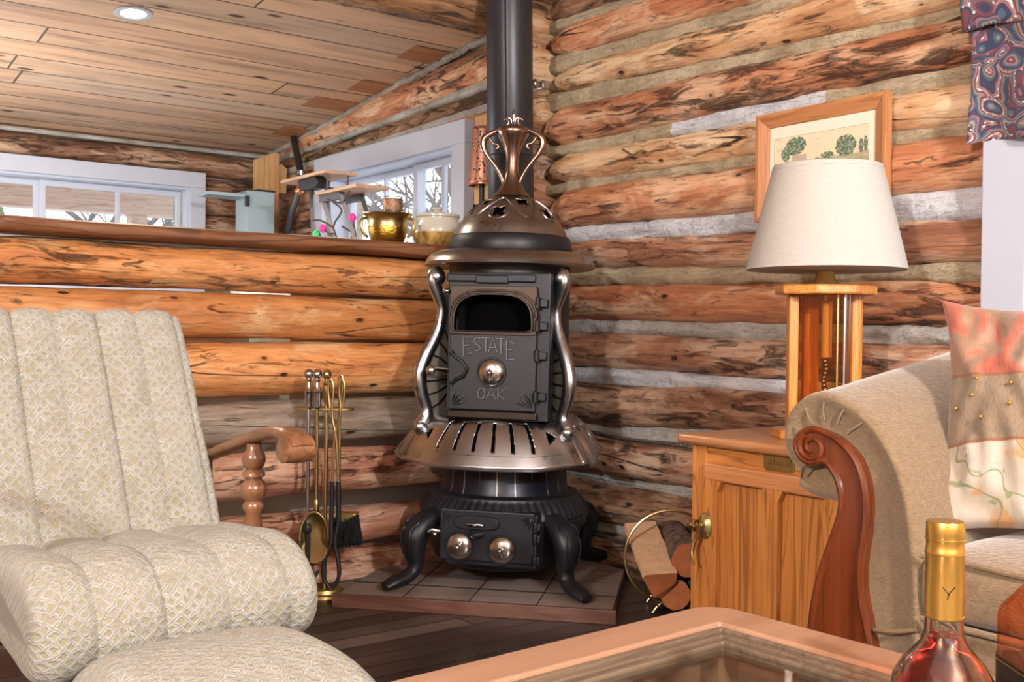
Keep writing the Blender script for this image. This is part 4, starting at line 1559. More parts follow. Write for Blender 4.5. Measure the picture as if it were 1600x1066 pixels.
bs = thing('hearth_brush', 'black bristled hearth brush hanging at the back of the tool stand', 'brush', tl, TR)
b = MB()
b.tube([(0.036, 0.034, 0.64), (0.037, 0.036, 0.26)], 0.005, 10)
b.build('shaft', 'brass', bs)
b = MB()
b.tube(smooth_path([(0.036, 0.034, 0.62), (0.032, 0.034, 0.68), (0.040, 0.034, 0.70), (0.046, 0.034, 0.68), (0.040, 0.034, 0.62)], 4), 0.004, 8)
b.build('loop_handle', 'brass', bs)
b = MB()
b.prism([(0.020, 0.225), (0.060, 0.232), (0.094, 0.252), (0.100, 0.262), (0.080, 0.262), (0.030, 0.262)], lambda u, v, w_: V((u, w_, v)), 0.018, 0.058)
b.build('head', 'brass_old', bs, bevel=0.006)
rnd = random.Random(5)
b = MB()
for i in range(650):
    x, y = rnd.uniform(0.012, 0.098), rnd.uniform(0.018, 0.058)
    zt = 0.232 + 0.20 * max(0, x - 0.05)
    b.tube([(x, y, zt + 0.01), (x + 0.004 + rnd.uniform(-0.006, 0.012), y + rnd.uniform(-0.012, 0.012), zt - 0.072 + rnd.uniform(-0.012, 0.01))], [0.0016, 0.0010], 4, cap=False)
br_o = b.build('bristles', 'bristle', bs, smooth=0)
br_o['kind'] = 'stuff'

tg = thing('fire_tongs', 'brass and black fire tongs with two loop handles on the stand', 'tongs', tl, TR)
for sg, nmx in ((-1, 0), (1, 0)):
    b = MB()
    b.tube(smooth_path([(0.036 + sg * 0.020, -0.03, 0.60), (0.036 + sg * 0.026, -0.03, 0.66), (0.036 + sg * 0.018, -0.03, 0.690), (0.036 + sg * 0.009, -0.03, 0.660), (0.036 + sg * 0.013, -0.03, 0.60), (0.036 + sg * 0.010, -0.03, 0.56), (0.034 - sg * 0.003, -0.03, 0.50), (0.036 - sg * 0.010, -0.03, 0.36)], 4), 0.0042, 8)
    arm = b.build('arm', 'brass', tg)
    b = MB()
    b.tube(smooth_path([(0.036 - sg * 0.010, -0.032, 0.37), (0.036 - sg * 0.011, -0.032, 0.25), (0.030 - sg * 0.006, -0.032, 0.18), (0.026 - sg * 0.022, -0.032, 0.12), (0.026 - sg * 0.024, -0.032, 0.07), (0.026 - sg * 0.004, -0.032, 0.035)], 4), [0.0075] * 8 + [0.007] * 8 + [0.006] * 5, 10)
    b.build('jaw', 'black_plastic', arm)

# ================================================================== GLIDER CHAIR AND OTTOMAN
def cushion(name, parent, prof, x0, x1, chan, fn, nx=120, npr=90, pinch=0.012, endr=0.06, mat='chenille', lump=0.004, seed=0, off=0.0):
    """closed profile swept along X with sewn channels and rounded ends; fn maps (x, a, b) to local space"""
    P = [V((a, bb, 0)) for a, bb in prof]
    m = len(P)
    Q = []
    for i in range(m):
        p0, p1, p2, p3 = P[i - 1], P[i], P[(i + 1) % m], P[(i + 2) % m]
        for j in range(6):
            t = j / 6
            Q.append(0.5 * ((2 * p1) + (p2 - p0) * t + (2 * p0 - 5 * p1 + 4 * p2 - p3) * t * t + (3 * p1 - p0 - 3 * p2 + p3) * t ** 3))
    L = [0]
    for i in range(len(Q)):
        L.append(L[-1] + (Q[(i + 1) % len(Q)] - Q[i]).length)
    tot = L[-1]
    R = []
    j = 0
    for k in range(npr):
        s = tot * k / npr
        while L[j + 1] < s:
            j += 1
        f = (s - L[j]) / max(1e-9, L[j + 1] - L[j])
        R.append(Q[j].lerp(Q[(j + 1) % len(Q)], f))
    cen = sum(R, V((0, 0, 0))) / len(R)
    mb = MB()
    uvs = []
    vs = []
    for i in range(nx + 1):
        u = i / nx
        # denser rows near the ends
        x = x0 + (x1 - x0) * (0.5 - 0.5 * math.cos(PI * u)) * 0.5 + (x1 - x0) * u * 0.5
        d = min(x - x0, x1 - x)
        e = 1.0
        shrink = 0.0
        if d < endr:
            q = 1 - d / endr
            shrink = endr * 0.85 * (1 - math.sqrt(max(0, 1 - q * q)))
        ph = abs(math.sin(PI * (x - x0 + off) / chan)) if chan else 1.0
        pin = pinch * (1 - ph ** 0.35)
        for k in range(npr + 1):
            kk = k % npr
            nrm = (R[kk] - cen)
            tg_ = (R[(kk + 1) % npr] - R[kk - 1]).normalized()
            nv = V((tg_.y, -tg_.x, 0))
            if nv.dot(nrm) < 0:
                nv = -nv
            lm = lump * noise.noise(V((x * 9, R[kk].x * 9, R[kk].y * 9 + seed)))
            p = R[kk] - nv * (pin + shrink - lm)
            if d <= 1e-6:
                p = cen.lerp(p, 0.98)
            vs.append(V(fn(x, p.x, p.y)))
            uvs.append((x, tot * k / npr))
    w_ = npr + 1
    fs = []
    for i in range(nx):
        for k in range(npr):
            fs.append((i * w_ + k, (i + 1) * w_ + k, (i + 1) * w_ + k + 1, i * w_ + k + 1))
    fs.append(tuple(range(npr))[::-1])
    fs.append(tuple(nx * w_ + k for k in range(npr)))
    mb.add(vs, fs, uvs)
    return mb.build(name, mat, parent, smooth=75)


ch = thing('glider_chair', 'cream basket-weave padded rocking glider chair with wooden arms at left', 'chair', (-1.95, -1.25, 0), math.radians(3.0))
inv = MW['glider_chair'].inverted()
# seat: thick roll at the front (local y towards the half wall)
SP = [(0.22, 0.33), (0.22, 0.43), (0.10, 0.452), (-0.02, 0.462), (-0.12, 0.470), (-0.20, 0.455), (-0.255, 0.405), (-0.268, 0.350), (-0.245, 0.300), (-0.19, 0.276), (-0.08, 0.285), (0.08, 0.31)]
cushion('seat_cushion', ch, SP, -0.235, 0.255, 0.112, lambda x, a, c: (x, a, c), pinch=0.017, endr=0.045, off=0.02)
# back rest: reclined slab
bt = math.radians(27)


def backfn(x, a, c):
    # a runs up the back, c is thickness towards the sitter
    return (x, 0.135 + a * math.sin(bt) - c * math.cos(bt), 0.42 + a * math.cos(bt) + c * math.sin(bt))


BP = [(-0.08, 0.0), (-0.07, 0.05), (0.08, 0.062), (0.26, 0.06), (0.42, 0.058), (0.490, 0.048), (0.508, 0.02), (0.506, -0.03), (0.48, -0.06), (0.3, -0.062), (0.08, -0.06), (-0.06, -0.055)]
cushion('back_cushion', ch, BP, -0.36, 0.222, 0.083, backfn, pinch=0.015, endr=0.035, off=0.02)


def armrest(x, sd):
    P = [(x - 0.012 * sd, 0.33, 0.545), (x - 0.006 * sd, 0.22, 0.570), (x, 0.08, 0.608), (x + 0.004 * sd, -0.04, 0.640), (x + 0.006 * sd, -0.11, 0.648), (x + 0.006 * sd, -0.155, 0.642), (x + 0.006 * sd, -0.178, 0.622)]
    mb = MB()
    mb.tube(smooth_path(P, 5), [(0.012, 0.024)] * 8 + [(0.013, 0.027)] * 14 + [(0.014, 0.031)] * 9, 14, ref=(0, 0, 1))
    M90 = Matrix.Rotation(PI / 2, 4, 'Y')
    mb.lathe([(0, -0.033), (0.018, -0.033), (0.025, -0.028), (0.026, 0.0), (0.025, 0.028), (0.018, 0.033), (0, 0.033)], 24, (x + 0.006 * sd, -0.160, 0.621), M90)
    mb.build('armrest', 'walnut_y', ch, smooth=50)
    mb = MB()
    mb.lathe([(0.015, 0.618), (0.015, 0.605), (0.022, 0.596), (0.024, 0.584), (0.020, 0.572), (0.0145, 0.566), (0.0225, 0.558), (0.0225, 0.552), (0.0150, 0.548), (0.0255, 0.535), (0.027, 0.524), (0.022, 0.510), (0.0155, 0.503), (0.0215, 0.495), (0.0205, 0.486), (0.0155, 0.480), (0.019, 0.44), (0.024, 0.40), (0.027, 0.37), (0.028, 0.30)][::-1], 24, (x, 0.005, 0.0))
    mb.build('arm_post', 'walnut_z', ch, smooth=60)
    mb = MB()
    mb.lathe([(0.015, 0.10), (0.020, 0.30), (0.015, 0.56)], 16, (x, 0.24, 0.0))
    mb.build('rear_post', 'walnut_z', ch)
    mb = MB()
    mb.box((x - 0.018, -0.24, 0.235), (x + 0.018, 0.28, 0.275))
    mb.build('side_rail', 'walnut_y', ch, smooth=0, bevel=0.006)
    mb = MB()
    mb.box((x - 0.022, -0.30, 0.0), (x + 0.022, 0.34, 0.045))
    mb.box((x - 0.015, -0.12, 0.04), (x + 0.015, -0.08, 0.24))
    mb.box((x - 0.015, 0.10, 0.04), (x + 0.015, 0.14, 0.24))
    mb.build('base_runner', 'walnut_y', ch, smooth=0, bevel=0.006)


armrest(0.245, 1)
armrest(-0.385, -1)
b = MB()
b.box((-0.385, -0.20, 0.245), (0.245, -0.16, 0.27))
b.box((-0.385, 0.18, 0.245), (0.245, 0.22, 0.27))
b.box((-0.385, -0.02, 0.01), (0.245, 0.03, 0.035))
b.build('cross_rail', 'walnut_y', ch, smooth=0, bevel=0.005)

ot = thing('ottoman', 'low cream basket-weave cushioned ottoman in front of the glider chair', 'ottoman', (-1.945, -1.70, 0.03), math.radians(3.5))
OP = [(0.185, 0.20), (0.192, 0.25), (0.175, 0.302), (0.10, 0.332), (0.0, 0.340), (-0.12, 0.330), (-0.20, 0.300), (-0.225, 0.25), (-0.215, 0.20), (-0.10, 0.185), (0.08, 0.185)]
cushion('cushion', ot, OP, -0.185, 0.185, 0.0, lambda x, a, c: (x, a, c - 0.012 * (x / 0.185) ** 2), pinch=0.0, endr=0.06, seed=3)
for x in (-0.15, 0.15):
    b = MB()
    b.box((x - 0.02, -0.2, -0.03), (x + 0.02, 0.16, 0.04))
    b.build('base_runner', 'walnut_y', ot, smooth=0, bevel=0.006)
    for y in (-0.14, 0.10):
        b = MB()
        b.box((x - 0.014, y - 0.018, 0.035), (x + 0.014, y + 0.018, 0.20))
        b.build('leg', 'walnut_z', ot, smooth=0, bevel=0.005)
b = MB()
b.box((-0.165, -0.19, 0.155), (0.165, 0.16, 0.188))
b.build('seat_board', 'walnut_y', ot, smooth=0, bevel=0.004)

# ================================================================== OAK END TABLE
et = thing('end_table', 'honey oak end table cabinet with brass latch between stove and sofa', 'end table', (-0.35, -1.59, 0))


def W(o):
    inv_ = MW[o.name].inverted()
    return lambda p: inv_ @ V(p)


b = MB()
b.box((-0.602, -1.862, 0.566), (-0.105, -1.314, 0.592))
b.build('table_top', wood('oak_top', 1, C(168, 116, 76), C(190, 136, 92), C(126, 80, 48), 0.3, 1.0, 0.4, 0.4), et, world=True, bevel=0.010, seg=3, smooth=30)
b = MB()
b.box((-0.560, -1.838, 0.03), (-0.115, -1.355, 0.566))
b.build('case', 'oak_z', et, world=True, smooth=0, bevel=0.003)
for y0, y1 in ((-1.402, -1.353), (-1.840, -1.800)):
    b = MB()
    b.box((-0.582, y0, 0.03), (-0.560, y1, 0.566))
    b.build('corner_post', 'oak_z', et, world=True, smooth=0, bevel=0.002)
b = MB()
b.box((-0.578, -1.800, 0.520), (-0.560, -1.402, 0.566))
dfr = b.build('drawer_front', 'oak_y', et, world=True, smooth=0)
b = MB()
b.prism([(-1.583, 0.532), (-1.583, 0.562), (-1.590, 0.566), (-1.665, 0.566), (-1.672, 0.562), (-1.672, 0.532), (-1.665, 0.527), (-1.590, 0.527)], lambda u, v, w_: V((w_, u, v)), -0.5825, -0.577)
pq = b.build('name_plate', 'brass_old', et, world=True, smooth=0, bevel=0.001)
b = MB()
b.tube([V((-0.5832, u, v)) for u, v in ((-1.588, 0.532), (-1.588, 0.561), (-1.667, 0.561), (-1.667, 0.532))], 0.0014, 6, closed=True)
for k in range(9):
    y = -1.596 - 0.008 * k
    b.tube(smooth_path([(-0.5830, y, 0.540), (-0.5832, y - 0.004, 0.547 + 0.006 * ((k * 7) % 3)), (-0.5830, y - 0.007, 0.541)], 3), 0.0011, 5)
b.build('relief', 'brass', pq, world=True)
b = MB()
b.box((-0.570, -1.80, 0.06), (-0.5605, -1.402, 0.522))
tdoor = b.build('door', 'oak_z', et, world=True, smooth=0, bevel=0.001)
for y0, y1 in ((-1.446, -1.402), (-1.634, -1.602), (-1.800, -1.776)):
    b = MB()
    b.box((-0.593, y0, 0.06), (-0.568, y1, 0.522 if y0 != -1.634 else 0.49))
    b.build('stile', 'oak_z', tdoor, world=True, smooth=0, bevel=0.002)
b = MB()
wood_rail = wood('oak_rail', 1, C(186, 124, 76), C(206, 146, 98), C(136, 80, 46), 0.35, 1.0, 0.5)
for z0, z1 in ((0.482, 0.524), (0.06, 0.10)):
    b = MB()
    b.box((-0.5935, -1.7995, z0), (-0.568, -1.4025 if z0 > 0.3 else -1.4465, z1))
    b.build('rail', wood_rail, tdoor, world=True, smooth=30, bevel=0.005)
for y0, y1 in ((-1.602, -1.446), (-1.776, -1.634)):
    b = MB()
    b.box((-0.5725, y0, 0.10), (-0.569, y1, 0.482))
    b.build('panel', 'oak_z', tdoor, world=True, smooth=0)
    for ya, s in ((y0, 1), (y1, -1)):   # cut corners of the panel opening
        b = MB()
        b.prism([(ya, 0.484), (ya + s * 0.014, 0.484), (ya, 0.455)], lambda u, v, w_: V((w_, u, v)), -0.5925, -0.570)
        b.build('corner_fillet', 'oak_z', tdoor, world=True, smooth=0)
b = MB()
b.lathe([(0, 0), (0.023, 0.0), (0.023, 0.003), (0.018, 0.005), (0.012, 0.012), (0.008, 0.014), (0, 0.015)], 28, (-0.592, -1.412, 0.368), Matrix.Rotation(-PI / 2, 4, 'Y') @ Matrix.Scale(1.45, 4, V((1, 0, 0))))
ltc = b.build('latch', 'brass_old', tdoor, world=True)
b = MB()
for dy, dz in ((0.012, 0.022), (-0.012, 0.022), (0.012, -0.022), (-0.012, -0.022)):
    b.sphere((-0.597, -1.412 + dy, 0.368 + dz), 0.0035, 8, 6)
b.build('screw', 'brass', ltc, world=True)
b = MB()
b.tube(smooth_path([(-0.604, -1.372, 0.362), (-0.610, -1.384, 0.366), (-0.612, -1.398, 0.364), (-0.610, -1.408, 0.370), (-0.612, -1.404, 0.345), (-0.618, -1.396, 0.322), (-0.622, -1.396, 0.300), (-0.628, -1.404, 0.284), (-0.632, -1.414, 0.276)], 4), [0.010, 0.010, 0.009, 0.008, 0.007, 0.006, 0.006, 0.006, 0.007, 0.008, 0.009, 0.009, 0.009, 0.008, 0.008, 0.007, 0.007, 0.0065, 0.006, 0.006, 0.006, 0.006, 0.0058, 0.0055, 0.005, 0.0048, 0.0045, 0.004, 0.0038, 0.0035, 0.003, 0.0028, 0.002], 8)
b.sphere((-0.606, -1.409, 0.368), 0.010, 12, 8)
b.box((-0.606, -1.384, 0.352), (-0.582, -1.366, 0.378))
b.build('lever', 'brass', ltc, world=True, bevel=0.002)

# ================================================================== TABLE LAMP
lp = thing('table_lamp', 'table lamp with cream linen shade and amber glass wooden base', 'lamp', (-0.370, -1.592, 0.592), math.radians(-36.5))


def octo(rx, ry, c=0.42):
    return [(rx, ry * c), (rx * c, ry), (-rx * c, ry), (-rx, ry * c), (-rx, -ry * c), (-rx * c, -ry), (rx * c, -ry), (rx, -ry * c)]


idt = lambda u, v, w_: V((u, v, w_))
b = MB()
b.prism(octo(0.118, 0.105), idt, 0.0, 0.022)
b.build('base_plate', 'honey_y', lp, smooth=0, bevel=0.004)
b = MB()
b.prism(octo(0.115, 0.10), idt, 0.354, 0.377)
b.build('top_plate', 'honey_y', lp, smooth=0, bevel=0.005, seg=3)
PO = [(-0.078, 0.0), (0.074, -0.004), (-0.012, 0.072)]
b = MB()
b.box((-0.092, -0.018, 0.022), (-0.068, 0.018, 0.354))
b.build('post', 'honey_z', lp, smooth=0, bevel=0.006)
b = MB()
b.tube([(0.072, -0.004, 0.022), (0.072, -0.004, 0.354)], 0.0195, 20)
b.build('post', 'honey_z', lp)
b = MB()
b.box((-0.035, 0.060, 0.022), (0.005, 0.085, 0.354))
b.build('post', 'honey_z', lp, smooth=0, bevel=0.006)
fc = (0.030, -0.062)
for (p0, p1) in (((-0.08, 0.0), fc), (fc, (0.066, -0.012)), ((-0.075, 0.005), (-0.03, 0.07)), ((0.0, 0.072), (0.066, 0.008))):
    d = (V((*p1, 0)) - V((*p0, 0))).normalized()
    nn = V((-d.y, d.x, 0)) * 0.002
    b = MB()
    b.prism([(p0[0] + nn.x, p0[1] + nn.y), (p1[0] + nn.x, p1[1] + nn.y), (p1[0] - nn.x, p1[1] - nn.y), (p0[0] - nn.x, p0[1] - nn.y)], idt, 0.022, 0.354)
    b.build('glass_panel', 'amber_glass', lp, smooth=0)
for (x, y, r, m) in ((fc[0], fc[1], 0.004, 'steel'), (0.048, -0.036, 0.0035, 'steel'), (0.015, -0.055, 0.003, 'brass')):
    b = MB()
    b.tube([(x, y, 0.022), (x, y, 0.354)], r, 8)
    b.build('came', m, lp)
b = MB()
b.tube([(0.0, 0.0, 0.022), (0.0, 0.0, 0.354)], 0.006, 12)
b.build('inner_rod', 'brass', lp)
b = MB()
b.tube([(0.004, -0.002, 0.20), (0.004, -0.002, 0.34)], 0.013, 16)
b.build('candle_sleeve', plain('sleeve_cream', C(214, 190, 150), 0.5), lp)
b = MB()
for k in range(16):
    b.sphere((0.003 * math.sin(k), -0.004, 0.19 - k * 0.010), 0.0075, 10, 6)
b.build('twisted_stem', 'steel', lp)
b = MB()
b.lathe([(0, 0.376), (0.036, 0.376), (0.036, 0.380), (0.029, 0.386), (0.024, 0.396), (0.020, 0.412), (0.014, 0.416), (0.014, 0.424), (0.010, 0.428), (0.009, 0.46), (0, 0.46)], 32)
b.build('neck', plain('neck_brass', C(220, 190, 120), 0.38, 0.5), lp)  # brighter, less metallic brass, with flash light put into its colour
b = MB()
b.lathe([(0, 0.455), (0.018, 0.46), (0.018, 0.50), (0.012, 0.51)], 20)
b.build('socket', 'brass_old', lp)
b = MB()
b.lathe([(0.012, 0.505), (0.016, 0.53), (0.030, 0.565), (0.028, 0.585), (0.016, 0.60), (0, 0.604)], 20)
b.build('bulb', plain('bulb_white', C(238, 236, 230), 0.3), lp)
b = MB()
b.lathe([(0.190, 0.417), (0.1905, 0.424), (0.1325, 0.662), (0.1315, 0.669)], 72)
sh = b.build('lamp_shade', 'shade_linen', lp, solid=0.002)
for r, z in ((0.1908, 0.4215), (0.133, 0.664)):
    b = MB()
    b.lathe([(r + 0.0006, z - 0.006), (r + 0.002, z - 0.005), (r + 0.0008 - 0.0018, z + 0.006), (r - 0.002, z + 0.006)], 72)
    b.build('trim_band', 'shade_linen', sh)
b = MB()
for a in range(3):
    b.tube([(0, 0, 0.650), (0.130 * math.cos(a * 2.1), 0.130 * math.sin(a * 2.1), 0.662)], 0.002, 6)
b.tube(smooth_path([(0.014, 0, 0.50), (0.05, 0, 0.56), (0.045, 0, 0.63), (0.0, 0, 0.650), (-0.045, 0, 0.63), (-0.05, 0, 0.56), (-0.014, 0, 0.50)], 4), 0.002, 6)
b.build('harp', 'brass', sh)

# ================================================================== FRAMED PRINT
pf = thing('framed_print', 'pine-framed landscape print hanging on the log wall behind the lamp', 'picture', (-0.074, -1.3485, 1.178))
fy = lambda u, v, w_: V((w_, u, v))
HW, HH, FW = 0.2215, 0.319, 0.042
# mitred members: outer raised lip sloping to the inside
for nm, mt, pts in (('top', 'frame_pine', [(-HW, HH), (HW, HH), (HW - FW, HH - FW), (-HW + FW, HH - FW)]), ('bottom', 'frame_pine', [(-HW, 0), (HW, 0), (HW - FW, FW), (-HW + FW, FW)]), ('left', 'frame_pine_z', [(HW, 0), (HW, HH), (HW - FW, HH - FW), (HW - FW, FW)]), ('right', 'frame_pine_z', [(-HW, 0), (-HW, HH), (-HW + FW, HH - FW), (-HW + FW, FW)])):
    b = MB()
    vs = [fy(u, v, 0.006) for u, v in pts] + [fy(pts[0][0], pts[0][1], -0.022), fy(pts[1][0], pts[1][1], -0.022), fy(pts[2][0], pts[2][1], -0.008), fy(pts[3][0], pts[3][1], -0.008)]
    lerp = lambda a, c, t: a.lerp(c, t)
    a0, a1, a2, a3 = vs[4:8]
    m0, m1 = a0.lerp(a3, 0.28), a1.lerp(a2, 0.28)
    m0.x = m1.x = -0.022
    vs += [m0, m1]
    b.add(vs, [(0, 1, 2, 3), (4, 5, 9, 8), (8, 9, 6, 7), (0, 1, 5, 4), (2, 3, 7, 6), (1, 2, 6, 9, 5), (3, 0, 4, 8, 7)])
    b.build('frame_side', mt, pf, smooth=0, bevel=0.0015)
b = MB()
b.box((-0.004, -HW + FW - 0.004, FW - 0.004), (0.003, HW - FW + 0.004, HH - FW + 0.004))
b.build('mat_board', 'mat_board', pf, smooth=0)
PW0, PW1, PZ0, PZ1 = -0.158, 0.163, 0.058, HH - FW - 0.034
b = MB()
b.add([(-0.0046, PW1, PZ0), (-0.0046, PW0, PZ0), (-0.0046, PW0, PZ1), (-0.0046, PW1, PZ1)], [(0, 1, 2, 3)], [(0, 0), (1, 0), (1, 1), (0, 1)])
b.build('print', 'landscape_print', pf, smooth=0)
b = MB()
b.tube([V((-0.0048, u, v)) for u, v in ((PW1, PZ0), (PW0, PZ0), (PW0, PZ1), (PW1, PZ1))], 0.0006, 4, closed=True)
b.build('print_border', plain('print_line', C(176, 156, 122), 0.7), pf)

# ================================================================== SOFA
sf = thing('sofa', 'tan chenille sofa with rolled arm and carved cherry wood scroll', 'sofa', (-0.5, -2.7, 0))
SL = 0.17   # the arm climbs towards the back
ARM = [(-2.062, 0.572), (-2.020, 0.576), (-1.984, 0.592), (-1.955, 0.620), (-1.944, 0.650), (-1.949, 0.690), (-1.968, 0.720), (-1.998, 0.740), (-2.032, 0.747), (-2.070, 0.740), (-2.110, 0.722), (-2.150, 0.690), (-2.187, 0.638), (-2.210, 0.580), (-2.226, 0.500), (-2.234, 0.40), (-2.236, 0.25), (-2.236, 0.09), (-2.03, 0.09), (-2.033, 0.30), (-2.045, 0.38), (-2.066, 0.46), (-2.092, 0.53), (-2.092, 0.562)]
SA = []
m = len(ARM)
for i in range(m):
    p0, p1, p2, p3 = [V((*ARM[j % m], 0)) for j in (i - 1, i, i + 1, i + 2)]
    for k in range(4):
        t = k / 4
        if 15 <= i <= 19:
            q = p1.lerp(p2, t)
        else:
            q = 0.5 * ((2 * p1) + (p2 - p0) * t + (2 * p0 - 5 * p1 + 4 * p2 - p3) * t * t + (3 * p1 - p0 - 3 * p2 + p3) * t ** 3)
        SA.append(q)
cen = V((-2.10, 0.58, 0))
b = MB()
rows = []
secs = [(-0.955, 0.80), (-0.962, 0.88), (-0.960, 0.95), (-0.950, 0.985), (-0.935, 1.0)] + [(-0.92 + 0.84 * i / 24, 1.0) for i in range(25)]
nS = len(SA)
vs = []
for x, k in secs:
    for i, q in enumerate(SA):
        tg_ = (SA[(i + 1) % nS] - SA[i - 1]).normalized()
        nv = V((tg_.y, -tg_.x, 0))
        ins = (1 - k) * 0.11
        pt = q + nv * ins * (1 if (q + nv * 0.01 - V((-2.13, 0.5, 0))).length < (q - V((-2.13, 0.5, 0))).length else -1) if k < 1 else q
        lump = 0.003 * noise.noise(V((x * 6, q.x * 8, q.y * 8)))
        lift = SL * max(0, x + 0.93) * sstep(0.45, 0.65, q.y)
        vs.append((x, pt.x, pt.y + lift + lump))
fs = []
for r_ in range(len(secs) - 1):
    for i in range(nS):
        j = (i + 1) % nS
        fs.append((r_ * nS + i, r_ * nS + j, (r_ + 1) * nS + j, (r_ + 1) * nS + i))
fs.append(tuple(range(nS)))
fs.append(tuple((len(secs) - 1) * nS + i for i in range(nS))[::-1])
b.add(vs, fs)
arm = b.build('arm', 'sofa_fabric', sf, world=True, smooth=60)
for a in (158, 128, 98, 66, 36, -165, -128):   # gathered pleats round the front of the roll
    c0 = V((-0.9605, -2.045, 0.645))
    a_ = math.radians(a)
    dy, dz = -math.cos(a_), math.sin(a_)
    rr = 0.086 if a > 0 else 0.074
    b = MB()
    b.tube(smooth_path([c0 + V((0.0, dy * 0.050, dz * 0.050)), c0 + V((-0.001, dy * 0.066, dz * 0.066)), c0 + V((0.005, dy * rr, dz * rr)), c0 + V((0.016, dy * (rr + 0.009), dz * (rr + 0.009)))], 4), [0.0018] * 10 + [0.0014, 0.0010, 0.0006], 6)
    b.build('pleat', 'sofa_fabric', arm, world=True)
b = MB()
b.tube(smooth_path([(-0.972, -2.155, 0.345), (-0.974, -2.19, 0.350), (-0.965, -2.232, 0.362)], 4), 0.004, 8)
b.build('welt', 'sofa_seam', arm, world=True)
SCR = [(-1.993, 0.650), (-2.004, 0.668), (-2.027, 0.678), (-2.056, 0.674), (-2.088, 0.660), (-2.116, 0.636), (-2.133, 0.604), (-2.141, 0.562), (-2.139, 0.510), (-2.132, 0.454), (-2.134, 0.398), (-2.146, 0.350), (-2.160, 0.290), (-2.172, 0.200), (-2.178, 0.09), (-2.012, 0.09), (-2.022, 0.22), (-2.031, 0.318), (-2.040, 0.380), (-2.056, 0.440), (-2.075, 0.491), (-2.091, 0.538), (-2.092, 0.570), (-2.079, 0.602), (-2.054, 0.624), (-2.026, 0.617), (-2.003, 0.627)]
Q = []
m = len(SCR)
for i in range(m):
    p0, p1, p2, p3 = [V((*SCR[j % m], 0)) for j in (i - 1, i, i + 1, i + 2)]
    for k in range(4):
        t = k / 4
        Q.append(p1.lerp(p2, t) if 13 <= i <= 15 else 0.5 * ((2 * p1) + (p2 - p0) * t + (2 * p0 - 5 * p1 + 4 * p2 - p3) * t * t + (3 * p1 - p0 - 3 * p2 + p3) * t ** 3))
b = MB()
b.prism([(q.x, q.y) for q in Q], fy, -0.982, -0.945)
scr = b.build('scroll_facing', 'cherry_z', sf, world=True, smooth=0, bevel=0.006, seg=3)
b = MB()
rt = [V((-0.982, q.x, q.y)) for q in Q]
b.tube(rt[3:56], 0.0065, 8)
b.tube(rt[64:] + rt[:4], 0.0062, 8)
sp = []
for i in range(44):
    a = math.radians(95 + i * 12.0)
    rr = 0.028 * (1 - i / 62)
    sp.append(V((-0.984, -2.030 - rr * math.cos(a + 0.5) * 1.05, 0.646 + rr * math.sin(a + 0.5) * 0.92)))
b.tube(sp, [0.006 - 0.0025 * i / 44 for i in range(44)], 8)
b.tube([V((-0.982, q.x * 0.985 - 0.0295, q.y)) for q in Q[30:54]], 0.003, 6)
b.build('carved_rim', 'cherry_z', scr, world=True)
# seat cushion, base and back
b = MB()


def seatf(u, v):
    a = 2 * PI * v
    ca = math.copysign(abs(math.cos(a)) ** 0.32, math.cos(a))
    sa = math.copysign(abs(math.sin(a)) ** 0.4, math.sin(a))
    y = -2.238 - 0.78 * u
    e = 1 - 0.04 * (abs(2 * u - 1) ** 12)
    x = -0.655 + 0.322 * ca * e
    z = 0.436 + (0.058 + 0.022 * (1 - ca * ca) * math.sin(PI * u) ** 0.4 * (1 if sa > 0 else 0)) * sa * e
    return (x, y, z + 0.004 * noise.noise(V((x * 7, y * 7, 0))))


b.grid(seatf, 40, 72, closed=True)
b.f.append(tuple(range(72)))
b.f.append(tuple(40 * 72 + k for k in range(72)))
sc = b.build('seat_cushion', 'sofa_fabric', sf, world=True, smooth=60)
b = MB()
b.tube([(-0.972, -2.242 - 0.78 * i / 20, 0.488 + 0.002 * math.sin(i)) for i in range(21)], 0.0055, 8)
b.tube([(-0.972, -2.242 - 0.78 * i / 20, 0.384) for i in range(21)], 0.0055, 8)
b.build('piping', 'sofa_fabric', sc, world=True)
b = MB()
b.box((-0.955, -3.05, 0.08), (-0.10, -2.236, 0.378))
b.build('seat_base', 'sofa_fabric', sf, world=True, smooth=0, bevel=0.02, seg=3)
b = MB()
b.box((-0.32, -3.05, 0.30), (-0.08, -2.236, 0.80))
b.build('back', 'sofa_fabric', sf, world=True, smooth=40, bevel=0.07, seg=5)
for x, y in ((-0.93, -2.10), (-0.14, -2.10), (-0.93, -3.0), (-0.14, -3.0)):
    b = MB()
    b.lathe([(0.02, 0.0), (0.026, 0.03), (0.03, 0.095)], 16, (x, y, 0))
    b.build('foot', 'cherry_z', sf, world=True)

# throw pillow
plw = thing('throw_pillow', 'patchwork throw pillow of coral, taupe and floral bands on the sofa', 'pillow', M=Matrix.Translation((-0.750, -2.350, 0.712)) @ Matrix.Rotation(math.radians(10), 4, 'Z') @ Matrix.Rotation(math.radians(14), 4, 'Y') @ Matrix.Rotation(math.radians(-2), 4, 'X'))
b = MB()
PWD, PHT, PTH = 0.205, 0.212, 0.07
NP = 64
for side in (-1, 1):
    def pf_(u, v):
        a, c = 2 * u - 1, 2 * v - 1
        y = -a * PWD * (0.87 + 0.16 * abs(c) ** 2.5)
        z = c * PHT * (0.89 + 0.14 * abs(a) ** 2.5)
        k = ((1 - a * a) * (1 - c * c))
        th = PTH * k ** 0.42 if k > 0 else 0
        wr = 0.018 * noise.noise(V((a * 2.6, c * 3.5, side * 4))) + 0.010 * noise.noise(V((a * 7, c * 4, 3 * side)))
        return V((side * (th + (wr if k > 0 else 0) * min(1, k * 6)), y, z))
    b.grid(pf_, NP, NP, uvf=lambda u, v: (u, v))
